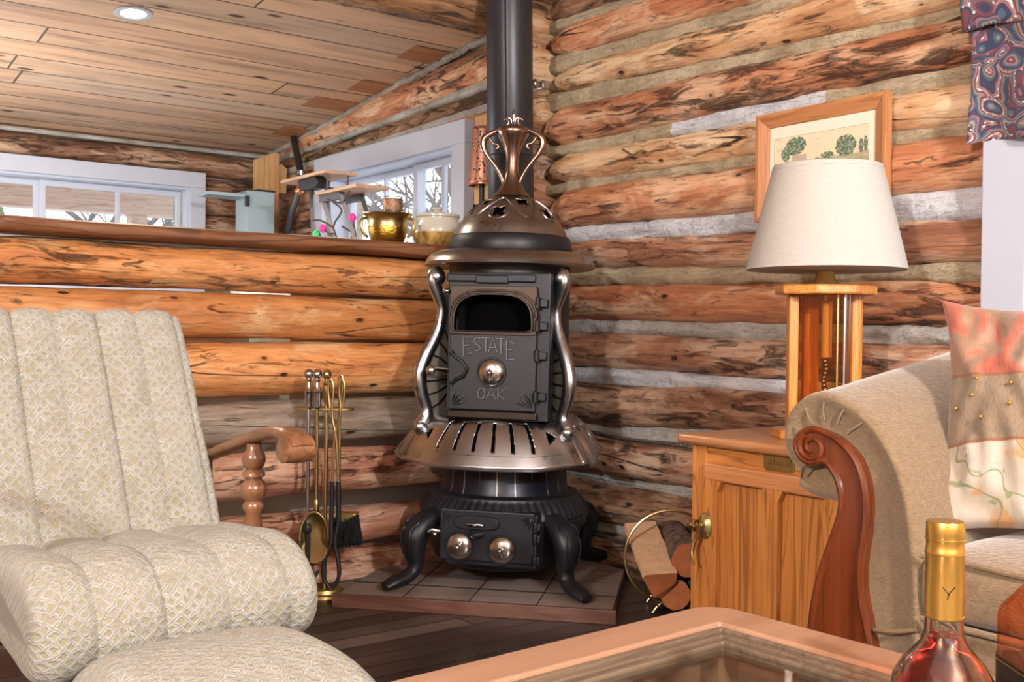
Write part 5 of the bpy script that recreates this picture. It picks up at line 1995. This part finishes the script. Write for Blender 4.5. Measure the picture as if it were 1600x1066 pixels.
b.build('cover', 'pillow_patchwork', plw, smooth=80)
b = MB()
for a, c in ((-0.62, 0.28), (-0.30, 0.24), (-0.82, 0.02), (-0.56, -0.06), (-0.30, 0.06), (-0.66, 0.13), (-0.1, 0.18)):
    k = (1 - a * a) * (1 - c * c)
    b = MB()
    b.sphere((-PTH * k ** 0.42 - 0.004, -a * PWD * (0.90 + 0.12 * c * c), c * PHT * (0.91 + 0.11 * a * a)), 0.0036, 8, 6)
    b.build('bead', 'gold', plw)

# ================================================================== COFFEE TABLE
ct = thing('coffee_table', 'glass-topped coffee table with pale brown wooden rim in the foreground', 'coffee table', (-1.287, -2.073, 0), math.radians(183.3))
TL = 0.98


def rrect(a, r, n_=8):
    pts = []
    for cx, cy, a0 in ((a + r, a + r, 180), (TL - a - r, a + r, 270), (TL - a - r, TL - a - r, 0), (a + r, TL - a - r, 90)):
        for i in range(n_ + 1):
            t = math.radians(a0 + 90 * i / n_)
            pts.append((cx + r * math.cos(t), cy + r * math.sin(t)))
    return pts


b = MB()
b.ringplate(rrect(0, 0.055), rrect(0.082, 0.003), idt, 0.388, 0.42)
b.build('rim', 'peach_x', ct, smooth=0, bevel=0.006, seg=3)
for a, c, z in ((0.081, 0.092, 0.4145), (0.091, 0.103, 0.4095), (0.102, 0.113, 0.4045)):
    b = MB()
    b.ringplate(rrect(a, 0.003), rrect(c, 0.002), idt, 0.385, z)
    b.build('moulding', 'grey_moulding', ct, smooth=0, bevel=0.002)
b = MB()
b.box((0.106, 0.106, 0.392), (TL - 0.106, TL - 0.106, 0.399))
b.build('glass_top', 'table_glass', ct, smooth=0)
b = MB()
b.ringplate(rrect(0.045, 0.02), rrect(0.07, 0.02), idt, 0.31, 0.389)
b.build('apron', 'peach_x', ct, smooth=0)
for x, y in ((0.05, 0.05), (TL - 0.11, 0.05), (0.05, TL - 0.11), (TL - 0.11, TL - 0.11)):
    b = MB()
    b.box((x, y, 0.0), (x + 0.06, y + 0.06, 0.386))
    b.build('leg', 'peach_x', ct, smooth=0, bevel=0.006)

# bottles on the table
b1 = thing('liquor_bottle', 'clear bottle of red liqueur with gold foil neck, in the foreground', 'bottle', (-1.565, -2.638, 0.3992))
GP = [(0.0, 0.004), (0.040, 0.0), (0.050, 0.004), (0.053, 0.014), (0.0535, 0.07), (0.0525, 0.090), (0.048, 0.108), (0.039, 0.124), (0.030, 0.134), (0.0225, 0.143), (0.0190, 0.153), (0.0180, 0.170), (0.0178, 0.200)]
b = MB()
b.lathe(GP + [(0.0178, 0.255), (0.0150, 0.255), (0.0148, 0.17), (0.0160, 0.152), (0.0195, 0.141), (0.027, 0.131), (0.036, 0.120), (0.045, 0.105), (0.0495, 0.088), (0.0505, 0.07), (0.050, 0.016), (0.046, 0.009), (0.0, 0.010)], 64)
b.build('glass', 'bottle_glass', b1, smooth=60)
b = MB()
b.lathe([(0.0, 0.0102), (0.0459, 0.0092), (0.0499, 0.016), (0.0504, 0.07), (0.0494, 0.088), (0.0449, 0.105), (0.0359, 0.120), (0.0269, 0.131), (0.0194, 0.141), (0.0160, 0.1505), (0, 0.1505)], 64)
b.build('liqueur', 'red_liquor', b1, smooth=60)
b = MB()
b.lathe([(0.0178, 0.168), (0.0187, 0.169), (0.0186, 0.200), (0.0182, 0.230), (0.0188, 0.232), (0.0188, 0.236), (0.0181, 0.238), (0.0180, 0.247), (0.0184, 0.248), (0.0183, 0.263), (0.0175, 0.265), (0, 0.2655)], 48)
cp = b.build('foil_cap', 'gold', b1, smooth=40)
for z in (0.2335, 0.2475, 0.171):
    b = MB()
    b.tube([(0.0188 * math.cos(a * PI / 24), 0.0188 * math.sin(a * PI / 24), z) for a in range(48)], 0.0007, 6, closed=True)
    b.build('foil_ring', 'gold', cp)
b = MB()   # small dark sprig mark on the foil, facing the room
fa = math.radians(222)
for dz, da in (((0.196, 0.203), (0.0, 0.35)), ((0.196, 0.203), (0.0, -0.30)), ((0.190, 0.197), (-0.05, 0.05))):
    b.tube([(0.0188 * math.cos(fa + a), 0.0188 * math.sin(fa + a), z) for a, z in zip((da[0], (da[0] + da[1]) / 2, da[1]), (dz[0], (dz[0] + dz[1]) / 2, dz[1]))], 0.0005, 5)
b.build('mark', 'label_black', cp)

b2 = thing('square_bottle', 'bottle of orange liqueur with black label at the right edge', 'bottle', (-1.428, -2.680, 0.3992), math.radians(-36.5))


def squ(r, p=0.28):
    return lambda a, z: 1.0


def sqlathe(mb, prof, n_=64):
    # prof: (half width, z, squareness)
    vs = []
    for r, z, k in prof:
        for i in range(n_):
            a = 2 * PI * i / n_
            c, s = math.cos(a), math.sin(a)
            q = (abs(c) ** (2 / k) + abs(s) ** (2 / k)) if False else 1
            den = (abs(c) ** k + abs(s) ** k) ** (1 / k)
            vs.append((r * c / den, r * s / den, z))
    fs = []
    for i in range(len(prof) - 1):
        for j in range(n_):
            l = (j + 1) % n_
            fs.append((i * n_ + j, i * n_ + l, (i + 1) * n_ + l, (i + 1) * n_ + j))
    fs.append(tuple(range(n_))[::-1])
    fs.append(tuple((len(prof) - 1) * n_ + j for j in range(n_)))
    mb.add(vs, fs)


b = MB()
sqlathe(b, [(0.041, 0, 7), (0.044, 0.004, 7), (0.0445, 0.02, 7), (0.0445, 0.150, 7), (0.043, 0.160, 6), (0.028, 0.186, 3), (0.018, 0.197, 2), (0.0145, 0.202, 2), (0.0145, 0.216, 2)])
b.build('glass', 'orange_liquor', b2, smooth=40)
b = MB()
b.lathe([(0.0, 0.2165), (0.0165, 0.2165), (0.0175, 0.219), (0.0175, 0.222), (0.0145, 0.2235), (0.0145, 0.228), (0, 0.228)], 32)
b.build('neck_ring', 'bottle_glass', b2)
b = MB()
b.lathe([(0.0, 0.2282), (0.0155, 0.2282), (0.0158, 0.25), (0.0145, 0.252), (0, 0.252)], 32)
b.build('cap', 'gold', b2)
b = MB()
sqlathe(b, [(0.0452, 0.022, 7), (0.0452, 0.108, 7)])
lb = b.build('label', 'label_black', b2, smooth=40)
for z in (0.104, 0.028):
    b = MB()
    b.tube([(0.0455 * math.cos(2 * PI * i / 64) / (abs(math.cos(2 * PI * i / 64)) ** 7 + abs(math.sin(2 * PI * i / 64)) ** 7) ** (1 / 7), 0.0455 * math.sin(2 * PI * i / 64) / (abs(math.cos(2 * PI * i / 64)) ** 7 + abs(math.sin(2 * PI * i / 64)) ** 7) ** (1 / 7), z) for i in range(64)], 0.0006, 5, closed=True)
    b.build('label_line', 'gold', lb)

# ================================================================== FIREWOOD HOOP
RX, RY = V((0.804, -0.595, 0)), V((0.595, 0.804, 0))
fh = thing('firewood_hoop', 'thin brass hoop firewood holder beside the oak end table', 'log holder', (-0.322, -1.035, 0), math.radians(-36.5))
b = MB()
for y in (0.05,):
    b.tube([(0.137 * math.cos(a * PI / 36), y, 0.180 + 0.137 * math.sin(a * PI / 36)) for a in range(72)], 0.0042, 8, closed=True)
b.build('ring', 'brass', fh)
for a in (-70, -110):
    b = MB()
    x, z = 0.137 * math.cos(math.radians(a)), 0.180 + 0.137 * math.sin(math.radians(a))
    b.tube([(x, -0.03, z), (x, 0.20, z)], 0.004, 8)
    b.build('cross_bar', 'brass', fh)
for y in (0.07, 0.20):
    b = MB()
    b.tube(smooth_path([(-0.05, y, 0.004), (-0.03, y, 0.030), (0, y, 0.044), (0.03, y, 0.030), (0.05, y, 0.004)], 4), 0.0042, 8)
    b.build('foot', 'brass', fh)


def billet(label, p0, p1, r, seed, poly=None):
    t = thing('firewood_log', label, 'firewood', fh.matrix_world @ V(p0), math.radians(-36.5), 'firewood in the brass hoop')
    d = V(p1) - V(p0)
    L = d.length
    q = d.to_track_quat('Z', 'Y').to_matrix().to_4x4()
    mb = MB()
    ncol = 28
    vs = []
    nl = 14
    for i in range(nl + 1):
        for k in range(ncol):
            a = 2 * PI * k / ncol
            rr = r * (1 + 0.06 * noise.noise(V((math.cos(a) * 1.5, math.sin(a) * 1.5, seed))) + 0.035 * noise.noise(V((math.cos(a) * 4, math.sin(a) * 4, i * 0.8 + seed))))
            vs.append(q @ V((rr * math.cos(a), rr * math.sin(a), L * i / nl)))
    fs = [(i * ncol + k, i * ncol + (k + 1) % ncol, (i + 1) * ncol + (k + 1) % ncol, (i + 1) * ncol + k) for i in range(nl) for k in range(ncol)]
    mb.add(vs, fs)
    mb.build('bark', 'bark', t, smooth=60)
    for e in (0, nl):
        mb = MB()
        mb.add([vs[e * ncol + k] for k in range(ncol)], [tuple(range(ncol))])
        mb.build('cut_end', 'end_grain', t, smooth=0)
    return t


billet('round firewood log with orange cut end, right of the pale split log', (0.040, -0.03, 0.186), (0.030, 0.24, 0.205), 0.051, 1.0)
billet('low round firewood log under the other logs, its top just showing', (0.005, -0.02, 0.082), (0.0, 0.25, 0.085), 0.044, 2.0)
billet('firewood log at the right of the hoop, half hidden by the end table', (0.085, -0.01, 0.100), (0.083, 0.22, 0.105), 0.032, 3.0)
t = thing('split_log', 'pale split firewood log leaning in the brass hoop', 'firewood', (0, 0, 0), 0, 'firewood in the brass hoop', M=fh.matrix_world @ Matrix.Translation((-0.048, -0.052, 0.128)))
d = V((-0.032, 0.24, 0.105))
qm = d.to_track_quat('Z', 'Y').to_matrix().to_4x4()
SPL = [(-0.050, 0.030), (0.046, 0.024), (0.050, 0.012), (0.012, -0.052), (-0.018, -0.062), (-0.050, -0.006)]
b = MB()
nl = 16
vs = []
for i in range(nl + 1):
    for k, (x, y) in enumerate(SPL):
        w_ = 0.004 * noise.noise(V((k, i * 0.5, 0)))
        e = 0.010 * noise.noise(V((k * 3.1, 5, 2))) if i in (0, nl) else 0
        vs.append(V((x + w_, y + w_, 0.265 * i / nl + e)))
b.add([qm @ v for v in vs], [(i * 6 + k, i * 6 + (k + 1) % 6, (i + 1) * 6 + (k + 1) % 6, (i + 1) * 6 + k) for i in range(nl) for k in range(6)])
b.build('split_side', 'split_face', t, smooth=30)
for e in (vs[:6], vs[-6:]):
    b = MB()
    b.add([qm @ v for v in e], [tuple(range(6))])
    b.build('cut_end', 'end_grain', t, smooth=0)

# ================================================================== THINGS ON THE CAP BOARD AND BEYOND
CAPZ = 1.1527
bp = thing('brass_pot', 'hammered brass pot with side handles on the half wall ledge', 'pot', (-0.655, 0.085, CAPZ))
b = MB()
b.lathe([(0.0, 0.0), (0.052, 0.0), (0.056, 0.004), (0.066, 0.030), (0.071, 0.055), (0.070, 0.062)], 56)
b.build('lower_body', 'brass_hammered', bp)
b = MB()
b.lathe([(0.070, 0.061), (0.0695, 0.075), (0.072, 0.090), (0.080, 0.100), (0.091, 0.106), (0.092, 0.109), (0.084, 0.109), (0.072, 0.098), (0.066, 0.08), (0.066, 0.06)], 56)
b.build('rim', 'brass', bp)
for s in (-1, 1):
    b = MB()
    P = [(s * 0.072, 0, 0.094), (s * 0.088, 0, 0.092), (s * 0.096, 0, 0.080), (s * 0.094, 0, 0.055), (s * 0.082, 0, 0.035), (s * 0.070, 0, 0.026)]
    b.tube(smooth_path([(x * math.cos(0.637), -x * math.sin(0.637), z) for x, y, z in P], 4), 0.0055, 8)
    b.build('handle', 'brass', bp)
ck = thing('stoneware_crock', 'lidded grey and ochre stoneware crock on the half wall ledge', 'crock', (-0.445, 0.085, CAPZ))
b = MB()
b.lathe([(0.0, 0.0), (0.066, 0.0), (0.070, 0.006), (0.086, 0.026), (0.094, 0.048), (0.093, 0.068), (0.086, 0.088), (0.079, 0.100), (0.079, 0.108), (0.084, 0.112), (0.084, 0.116), (0.07, 0.116)], 64)
b.build('body', 'crock_glaze', ck, smooth=50)
b = MB()
b.lathe([(0.083, 0.1165), (0.082, 0.121), (0.060, 0.127), (0.022, 0.130), (0.014, 0.132), (0.013, 0.137), (0.020, 0.142), (0.018, 0.147), (0, 0.148)], 48)
b.build('lid', plain('glaze_grey', C(190, 186, 172), 0.18), ck)
for s in (-1, 1):
    b = MB()
    P = [(s * 0.082, 0, 0.100), (s * 0.098, 0, 0.104), (s * 0.101, 0, 0.092), (s * 0.090, 0, 0.086)]
    b.tube(smooth_path([(x * math.cos(0.637), -x * math.sin(0.637), z) for x, y, z in P], 4), [0.007] * 13, 8)
    b.build('handle', 'glaze_grey', ck)
jr = thing('glass_jar', 'clear glass jar with lacy bronze band behind the brass pot', 'jar', (-0.560, 0.215, CAPZ))
b = MB()
b.lathe([(0.0, 0.001), (0.034, 0.0), (0.037, 0.006), (0.037, 0.185), (0.034, 0.185), (0.034, 0.008), (0, 0.008)], 40)
b.build('glass', 'jar_glass', jr)
b = MB()
b.lathe([(0.038, 0.142), (0.038, 0.178)], 48)
lace = b.build('lace_band', plain('lace_bronze', C(150, 116, 92), 0.4, 0.6, 0.5, 90, 0.8, 120, 0.004), jr, solid=0.0015)
b = MB()
for z in (0.140, 0.180, 0.188):
    b.tube([(0.0385 * math.cos(a * PI / 20), 0.0385 * math.sin(a * PI / 20), z) for a in range(40)], 0.0015, 6, closed=True)
b.build('wire_ring', 'lace_bronze', lace)

# counter behind the ledge with its cabinets
CZ = 1.185
cn = thing('kitchen_counter', 'white kitchen counter running below the far right-hand window', 'counter', (-0.35, 1.2, 0))
b = MB()
b.prism([(-0.95, 0.285), (-0.10, 0.285), (-0.10, 2.04), (-0.50, 2.04), (-0.50, 0.80), (-0.95, 0.80)], lambda u, v, w_: V((u, v, w_)), CZ - 0.035, CZ)
b.build('worktop', plain('worktop_white', C(222, 222, 222), 0.4), cn, world=True, smooth=0, bevel=0.005)
b = MB()
b.prism([(-0.93, 0.30), (-0.11, 0.30), (-0.11, 2.02), (-0.47, 2.02), (-0.47, 0.78), (-0.93, 0.78)], lambda u, v, w_: V((u, v, w_)), 0.0, CZ - 0.035)
b.build('cabinet', 'cabinet_white', cn, world=True, smooth=0, bevel=0.004)
for y in (0.82, 1.22, 1.62):
    b = MB()
    b.box((-0.488, y, 0.10), (-0.47, y + 0.38, 1.08))
    dr = b.build('door', 'cabinet_white', cn, world=True, smooth=0, bevel=0.004)
    b = MB()
    b.sphere((-0.50, y + 0.06, 0.9), 0.012, 10, 8)
    b.build('knob', 'brass', dr, world=True)
kc = thing('gap_cabinet', 'white cabinet added behind the log half wall to brighten its gaps', 'cabinet', (-1.7, 0.75, 0))  # added so that the gaps between the logs show bright
b = MB()
b.box((-2.9, 0.50, 0.0), (-1.00, 1.05, 0.86))
b.build('body', 'cabinet_white', kc, world=True, smooth=0, bevel=0.004)
b = MB()
b.box((-2.92, 0.48, 0.86), (-0.98, 1.07, 0.895))
b.build('worktop', 'worktop_white', kc, world=True, smooth=0, bevel=0.004)

# stepped wood and metal stand
st = thing('tiered_stand', 'two-tier stepped stand of pine boards on grey metal frames', 'stand', (-0.40, 1.07, CZ))
b = MB()
b.box((-0.46, 0.70, 1.440), (-0.30, 1.085, 1.455))
b.build('lower_board', 'shelf_pine', st, world=True, smooth=0, bevel=0.002)
b = MB()
b.box((-0.46, 0.985, 1.532), (-0.30, 1.455, 1.547))
b.build('upper_board', 'shelf_pine', st, world=True, smooth=0, bevel=0.002)


def uframe(y0, y1, x, zt, zb, sp):
    mb = MB()
    mb.box((x - 0.012, y1, zt - 0.03), (x + 0.012, y0, zt))
    for ya, yb in ((y0 - 0.008, y0 - 0.008 - sp), (y1 + 0.008, y1 + 0.008 - sp)):
        mb.tube([(x, ya, zt - 0.004), (x, yb, zb)], (0.013), 4, ref=(1, 0, 0))
    mb.build('leg_frame', 'stand_metal', st, world=True, smooth=0)


uframe(1.075, 0.88, -0.43, 1.440, CZ + 0.001, 0.16)
uframe(1.075, 0.88, -0.33, 1.440, CZ + 0.001, 0.16)
uframe(1.40, 1.22, -0.33, 1.532, CZ + 0.001, 0.05)
b = MB()
b.tube([(-0.43, 1.02, 1.532), (-0.43, 1.02, 1.47), (-0.40, 1.04, 1.455)], 0.005, 6)
b.build('bracket', 'stand_metal', st, world=True)
b = MB()
b.tube([(-0.33, 1.02, 1.532), (-0.33, 1.02, 1.455)], 0.005, 6)
b.build('bracket', 'stand_metal', st, world=True)
dl = thing('clip_lamp', 'small black clip lamp with cord hanging under the upper shelf', 'lamp', (-0.42, 1.15, 1.50))
b = MB()
b.prism([(1.26, 1.480), (1.28, 1.528), (1.10, 1.530), (1.06, 1.500), (1.10, 1.478)], lambda u, v, w_: V((w_, u, v)), -0.455, -0.40)
b.build('housing', 'black_plastic', dl, world=True, smooth=0, bevel=0.006)
b = MB()
b.tube(smooth_path([(-0.42, 1.20, 1.482), (-0.42, 1.16, 1.455), (-0.42, 1.08, 1.462), (-0.42, 1.02, 1.470), (-0.42, 0.98, 1.465)], 4), 0.004, 6)
b.build('cord', 'black_plastic', dl, world=True)
cb = thing('copper_ball', 'tiny copper ball ornament hanging under the far shelf end', 'ornament', (-0.42, 1.33, 1.490))
b = MB()
b.sphere((0, 0, 0), 0.020, 14, 10)
b.build('ball', 'copper_bead', cb)
b = MB()
b.tube([(0, 0, 0.018), (0, 0, 0.042)], 0.0015, 5)
b.build('string', 'twig', cb)

# wire flowers
def flower(loc, pts, col, label, rr=0.018):
    t_ = thing('wire_flower', label, 'flower', loc, 0, 'wire flowers by the stand')
    mb = MB()
    mb.tube(smooth_path(pts, 4), 0.0028, 6)
    mb.build('stem', 'twig', t_)
    mb = MB()
    e = V(pts[-1])
    for k in range(7):
        a = 2 * PI * k / 7
        mb.sphere(e + V((0.6 * rr * math.cos(a), 0.2 * rr, 0.6 * rr * math.sin(a))), (rr * 0.5, rr * 0.4, rr * 0.5), 8, 6)
    mb.sphere(e + V((0, -0.3 * rr, 0)), rr * 0.45, 8, 6)
    mb.build('petals', col, t_)


flower((-0.44, 0.76, CZ), [(0, 0, 0), (0.01, -0.01, 0.05), (0.005, -0.01, 0.09), (-0.01, -0.02, CZ * -1 + 1.316)], 'petal_pink', 'pink wire flower standing inside the metal frame of the stand')
flower((-0.40, 0.84, CZ), [(0, 0, 0), (-0.03, 0.02, 0.03), (-0.07, 0.05, 0.06), (-0.10, 0.075, 1.279 - CZ)], 'petal_pink', 'low pink wire flower left of the stand, above the green one')
flower((-0.38, 0.88, CZ), [(0, 0, 0), (-0.05, 0.04, 0.03), (-0.12, 0.095, 1.258 - CZ)], 'petal_green', 'small green wire flower lowest on the ledge')
tw = thing('wire_twigs', 'bare dark wire twigs in the metal stand before the white window', 'twigs', (-0.44, 0.84, CZ))
b = MB()
for pts in ([(0, 0, 0), (-0.02, 0.06, 0.10), (0.0, 0.02, 0.17), (-0.03, 0.05, 0.21)], [(-0.02, 0.06, 0.10), (-0.06, 0.10, 0.13), (-0.09, 0.12, 0.13)], [(0.0, 0.02, 0.2), (0.02, -0.02, 0.26)], [(0, 0, 0), (0.02, -0.05, 0.07), (0.01, -0.06, 0.15)], [(0.02, -0.05, 0.07), (-0.02, -0.02, 0.10)], [(0.0, 0.02, 0.2), (-0.05, 0.06, 0.22)]):
    b.tube(smooth_path(pts, 3), 0.004, 6)
b.build('twig', 'twig', tw)

# conduit, corner post, blue box
cd = thing('grey_conduit', 'grey conduit pipe bent down the log wall beside the corner post', 'pipe', (-0.065, 2.1, 1.135))
b = MB()
b.tube([V((-0.075, 2.152, 1.895)), V((-0.075, 2.06, 1.70))], 0.019, 12)
b.build('upper_pipe', 'black_plastic', cd, world=True)
b = MB()
b.lathe([(0.018, -0.012), (0.026, -0.01), (0.026, 0.014), (0.018, 0.018)], 16, (-0.075, 2.05, 1.685))
b.sphere((-0.10, 2.03, 1.685), 0.008, 8, 6)
b.build('coupling', 'steel', cd, world=True)
b = MB()
b.tube(smooth_path([(-0.075, 2.045, 1.67), (-0.08, 2.06, 1.60), (-0.09, 2.12, 1.50), (-0.085, 2.20, 1.38), (-0.085, 2.235, 1.28), (-0.08, 2.24, 0.6)], 4), 0.019, 12)
b.build('lower_pipe', 'conduit_grey', cd, world=True)
po = thing('corner_post', 'rough yellow pine post standing in the far corner', 'post', (-0.19, 2.34, 0))
b = MB()
b.prism([(-0.243, 0.0), (-0.105, 0.0), (-0.105, 1.815), (-0.13, 1.822), (-0.243, 1.772)], lambda u, v, w_: V((u, w_, v)), 2.27, 2.31)
b.build('wide_board', 'raw_pine', po, world=True, smooth=0, bevel=0.002)
b = MB()
b.prism([(-0.104, 1.60), (-0.055, 1.60), (-0.052, 1.74), (-0.085, 1.765), (-0.104, 1.75)], lambda u, v, w_: V((u, w_, v)), 2.285, 2.34)
b.build('side_block', 'raw_pine', po, world=True, smooth=0, bevel=0.002)
b = MB()
b.prism([(-0.155, 0.0), (-0.105, 0.0), (-0.105, 1.60), (-0.155, 1.60)], lambda u, v, w_: V((u, w_, v)), 2.31, 2.42)
b.build('narrow_board', 'raw_pine', po, world=True, smooth=0)
bc = thing('blue_cupboard', 'narrow pale blue cupboard with its flap door open near the post', 'cupboard', (-0.28, 2.17, 0))
b = MB()
b.box((-0.362, 2.10, 0.0), (-0.205, 2.255, 1.575))
b.build('body', 'blue_paint', bc, world=True, smooth=0, bevel=0.003)
b = MB()
b.box((-0.30, 2.105, 1.575), (-0.200, 2.25, 1.586))
b.build('top_edge', 'black_plastic', bc, world=True, smooth=0)
b = MB()
b.box((-0.575, 2.095, 1.535), (-0.358, 2.25, 1.553))
fl = b.build('flap_door', 'blue_paint', bc, world=True, smooth=0, bevel=0.002)
b = MB()
b.box((-0.375, 2.085, 1.488), (-0.352, 2.10, 1.545))
b.build('hinge', 'black_plastic', fl, world=True, smooth=0, bevel=0.002)

# punched copper sconce by the far window
sn = thing('copper_sconce', 'punched copper wall sconce on a wooden board behind the stovepipe', 'sconce', (-0.05, 0.335, 1.40))
b = MB()
b.box((-0.070, 0.245, 1.37), (-0.048, 0.395, 1.735))
b.build('backboard', 'raw_pine', sn, world=True, smooth=0, bevel=0.002)
b = MB()


def scf(u, v):
    a = PI * (u * 1.1 - 0.05)
    z = 1.445 + 0.235 * v
    r = 0.062 - 0.018 * v
    return V((-0.070 - r * math.sin(a), 0.330 + r * math.cos(a), z))


b.grid(scf, 32, 20, uvf=lambda u, v: (u * 13, v * 17))
b.build('shade', 'punched_copper', sn, world=True, solid=0.002)
b = MB()
b.tube([scf(i / 24, 0) for i in range(25)], 0.004, 6)
b.build('rim', 'copper_bead', sn, world=True)
b = MB()
b.tube([(-0.075, 0.33, 1.36), (-0.075, 0.33, 1.45)], 0.012, 10)
b.build('candle', 'black_plastic', sn, world=True)

# recessed light
rl = thing('recessed_light', 'glowing round recessed light in the board ceiling', 'ceiling light', M=Matrix.Translation((-1.334, 0.841, ceil_z(0.841))) @ Matrix.Rotation(math.atan(CEILS), 4, 'X'))
b = MB()
b.lathe([(0.046, -0.004), (0.060, -0.008), (0.070, -0.004), (0.071, 0.0)], 40)
b.build('trim_ring', 'white_paint', rl)
b = MB()
b.lathe([(0, -0.0045), (0.047, -0.0045), (0.047, -0.001)], 40)
b.build('lens', 'lamp_glow', rl)

# cable and rod along the right wall, brass hook
ac = thing('armored_cable', 'silver armored cable clipped along the lower log wall', 'cable', (-0.08, -0.5, 0.5))
b = MB()
pts = [V((-0.072, -0.12 - 0.0055 * i, 0.490 - 0.0001 * i + 0.004 * math.sin(i * 0.06))) for i in range(230)]
b.tube(pts, [0.0068 + (0.0022 if i % 2 else 0) for i in range(230)], 8)
b.build('sheath', 'steel', ac, world=True)
rd = thing('black_rod', 'thin dark metal rod lying along the wall near the floor', 'rod', (-0.09, -0.6, 0.14))
b = MB()
b.tube([(-0.10, -0.25, 0.135), (-0.10, -1.25, 0.125)], 0.007, 10)
b.build('rod', 'blind_metal', rd, world=True)
hk = thing('brass_hook', 'small brass hook screwed into a log left of the picture', 'hook', (-0.06, -0.57, 1.46))
b = MB()
b.tube(smooth_path([(-0.085, -0.530, 1.477), (-0.082, -0.552, 1.465), (-0.080, -0.575, 1.452), (-0.078, -0.60, 1.458), (-0.07, -0.62, 1.463)], 4), 0.0042, 8)
b.build('hook', 'brass_old', hk, world=True)

# paisley valance on its rod
vl = thing('paisley_valance', 'paisley cloth valance hanging over the window at upper right', 'curtain', (-0.10, -2.35, 1.32))
b = MB()


def valf(u, v):
    y = -1.818 + 0.012 * (1 - v) - 1.12 * u
    z = 1.318 + 0.36 * v + 0.006 * math.sin(u * 30)
    f = 0.018 * math.sin(u * 26 + 0.6 * math.sin(v * 3)) * (1 - 0.5 * v) + 0.008 * noise.noise(V((u * 12, v * 4, 0)))
    return V((-0.115 + f, y, z))


b.grid(valf, 150, 40, uvf=lambda u, v: (1.1 * u, 0.36 * v))
b.build('skirt', 'paisley_cloth', vl, world=True, smooth=80, solid=0.002)
b = MB()


def valh(u, v):
    y = -1.800 - 1.15 * u
    a = PI * (v * 1.5 - 0.45)
    r = 0.045 + 0.008 * noise.noise(V((u * 14, v * 3, 8)))
    z = 1.70 + 0.10 * math.sin(a * 0.6) - 0.035 * (1 - v) + 0.006 * math.sin(u * 28)
    return V((-0.105 - r * math.cos(a * 0.7) * 0.8, y, z))


b.grid(valh, 120, 16, uvf=lambda u, v: (1.1 * u + 0.3, 0.5 + 0.2 * v))
b.build('header', 'paisley_cloth', vl, world=True, smooth=80, solid=0.002)
b = MB()
b.tube([(-0.10, -1.79, 1.74), (-0.10, -3.02, 1.74)], 0.010, 10)
b.box((-0.10, -1.83, 1.73), (-0.04, -1.815, 1.75))
b.build('rod', 'brass_old', vl, world=True)

# ================================================================== LIGHT AND CAMERA
w = bpy.data.worlds.new('World')
SC.world = w
w.use_nodes = True
bg = w.node_tree.nodes['Background']
bg.inputs[0].default_value = (0.86, 0.92, 1.0, 1)
bg.inputs[1].default_value = 2.5


def light(name, kind, loc, energy, col=(1, 1, 1), size=0.2, target=None, **kw):
    l = bpy.data.lights.new(name, kind)
    l.energy = energy
    l.color = col
    if kind == 'AREA':
        l.size = size
    else:
        l.shadow_soft_size = size
    for k, v in kw.items():
        setattr(l, k, v)
    o = bpy.data.objects.new(name, l)
    COL.objects.link(o)
    o.location = loc
    if target:
        o.rotation_euler = (V(target) - V(loc)).to_track_quat('-Z', 'Y').to_euler()
    return o


light('flash_key', 'POINT', (-2.0, -4.85, 1.98), 400, (0.90, 0.955, 1.0), 0.07)  # unseen flash behind the camera, direction taken from the cast shadows
light('flash_side', 'POINT', (-5.0, -3.5, 2.1), 420, (0.90, 0.955, 1.0), 0.10)  # unseen second flash at the left, after the stove's shadow on the wall
light('ceiling_fill', 'AREA', (-2.3, -2.9, 2.30), 7, (0.92, 0.97, 1.0), 2.2, (-2.2, -2.7, 0))
light('downlight', 'SPOT', (-1.334, 0.841, 2.015), 60, (1.0, 0.86, 0.7), 0.05, (-1.334, 0.841, 0), spot_size=2.6, spot_blend=0.6)
light('kitchen_fill', 'POINT', (-1.9, 1.5, 1.10), 46, (1.0, 0.97, 0.94), 0.35)

cam = bpy.data.cameras.new('camera')
cam.sensor_width = 36.0
cam.lens = 36.0 * 1640.0 / 1600.0
cam.clip_start = 0.05
co = bpy.data.objects.new('camera', cam)
COL.objects.link(co)
co.location = (-2.53926, -3.22146, 0.85)
R = Matrix.Rotation(math.radians(-36.5), 3, 'Z') @ Matrix.Rotation(math.radians(90 - 0.6), 3, 'X') @ Matrix.Rotation(math.radians(0.7), 3, 'Z')
co.rotation_euler = R.to_euler()
SC.camera = co
SC.view_settings.view_transform = 'Standard'
SC.view_settings.look = 'None'
SC.view_settings.exposure = 0.12
SC.view_settings.gamma = 1.0
SC.view_settings.use_curve_mapping = False
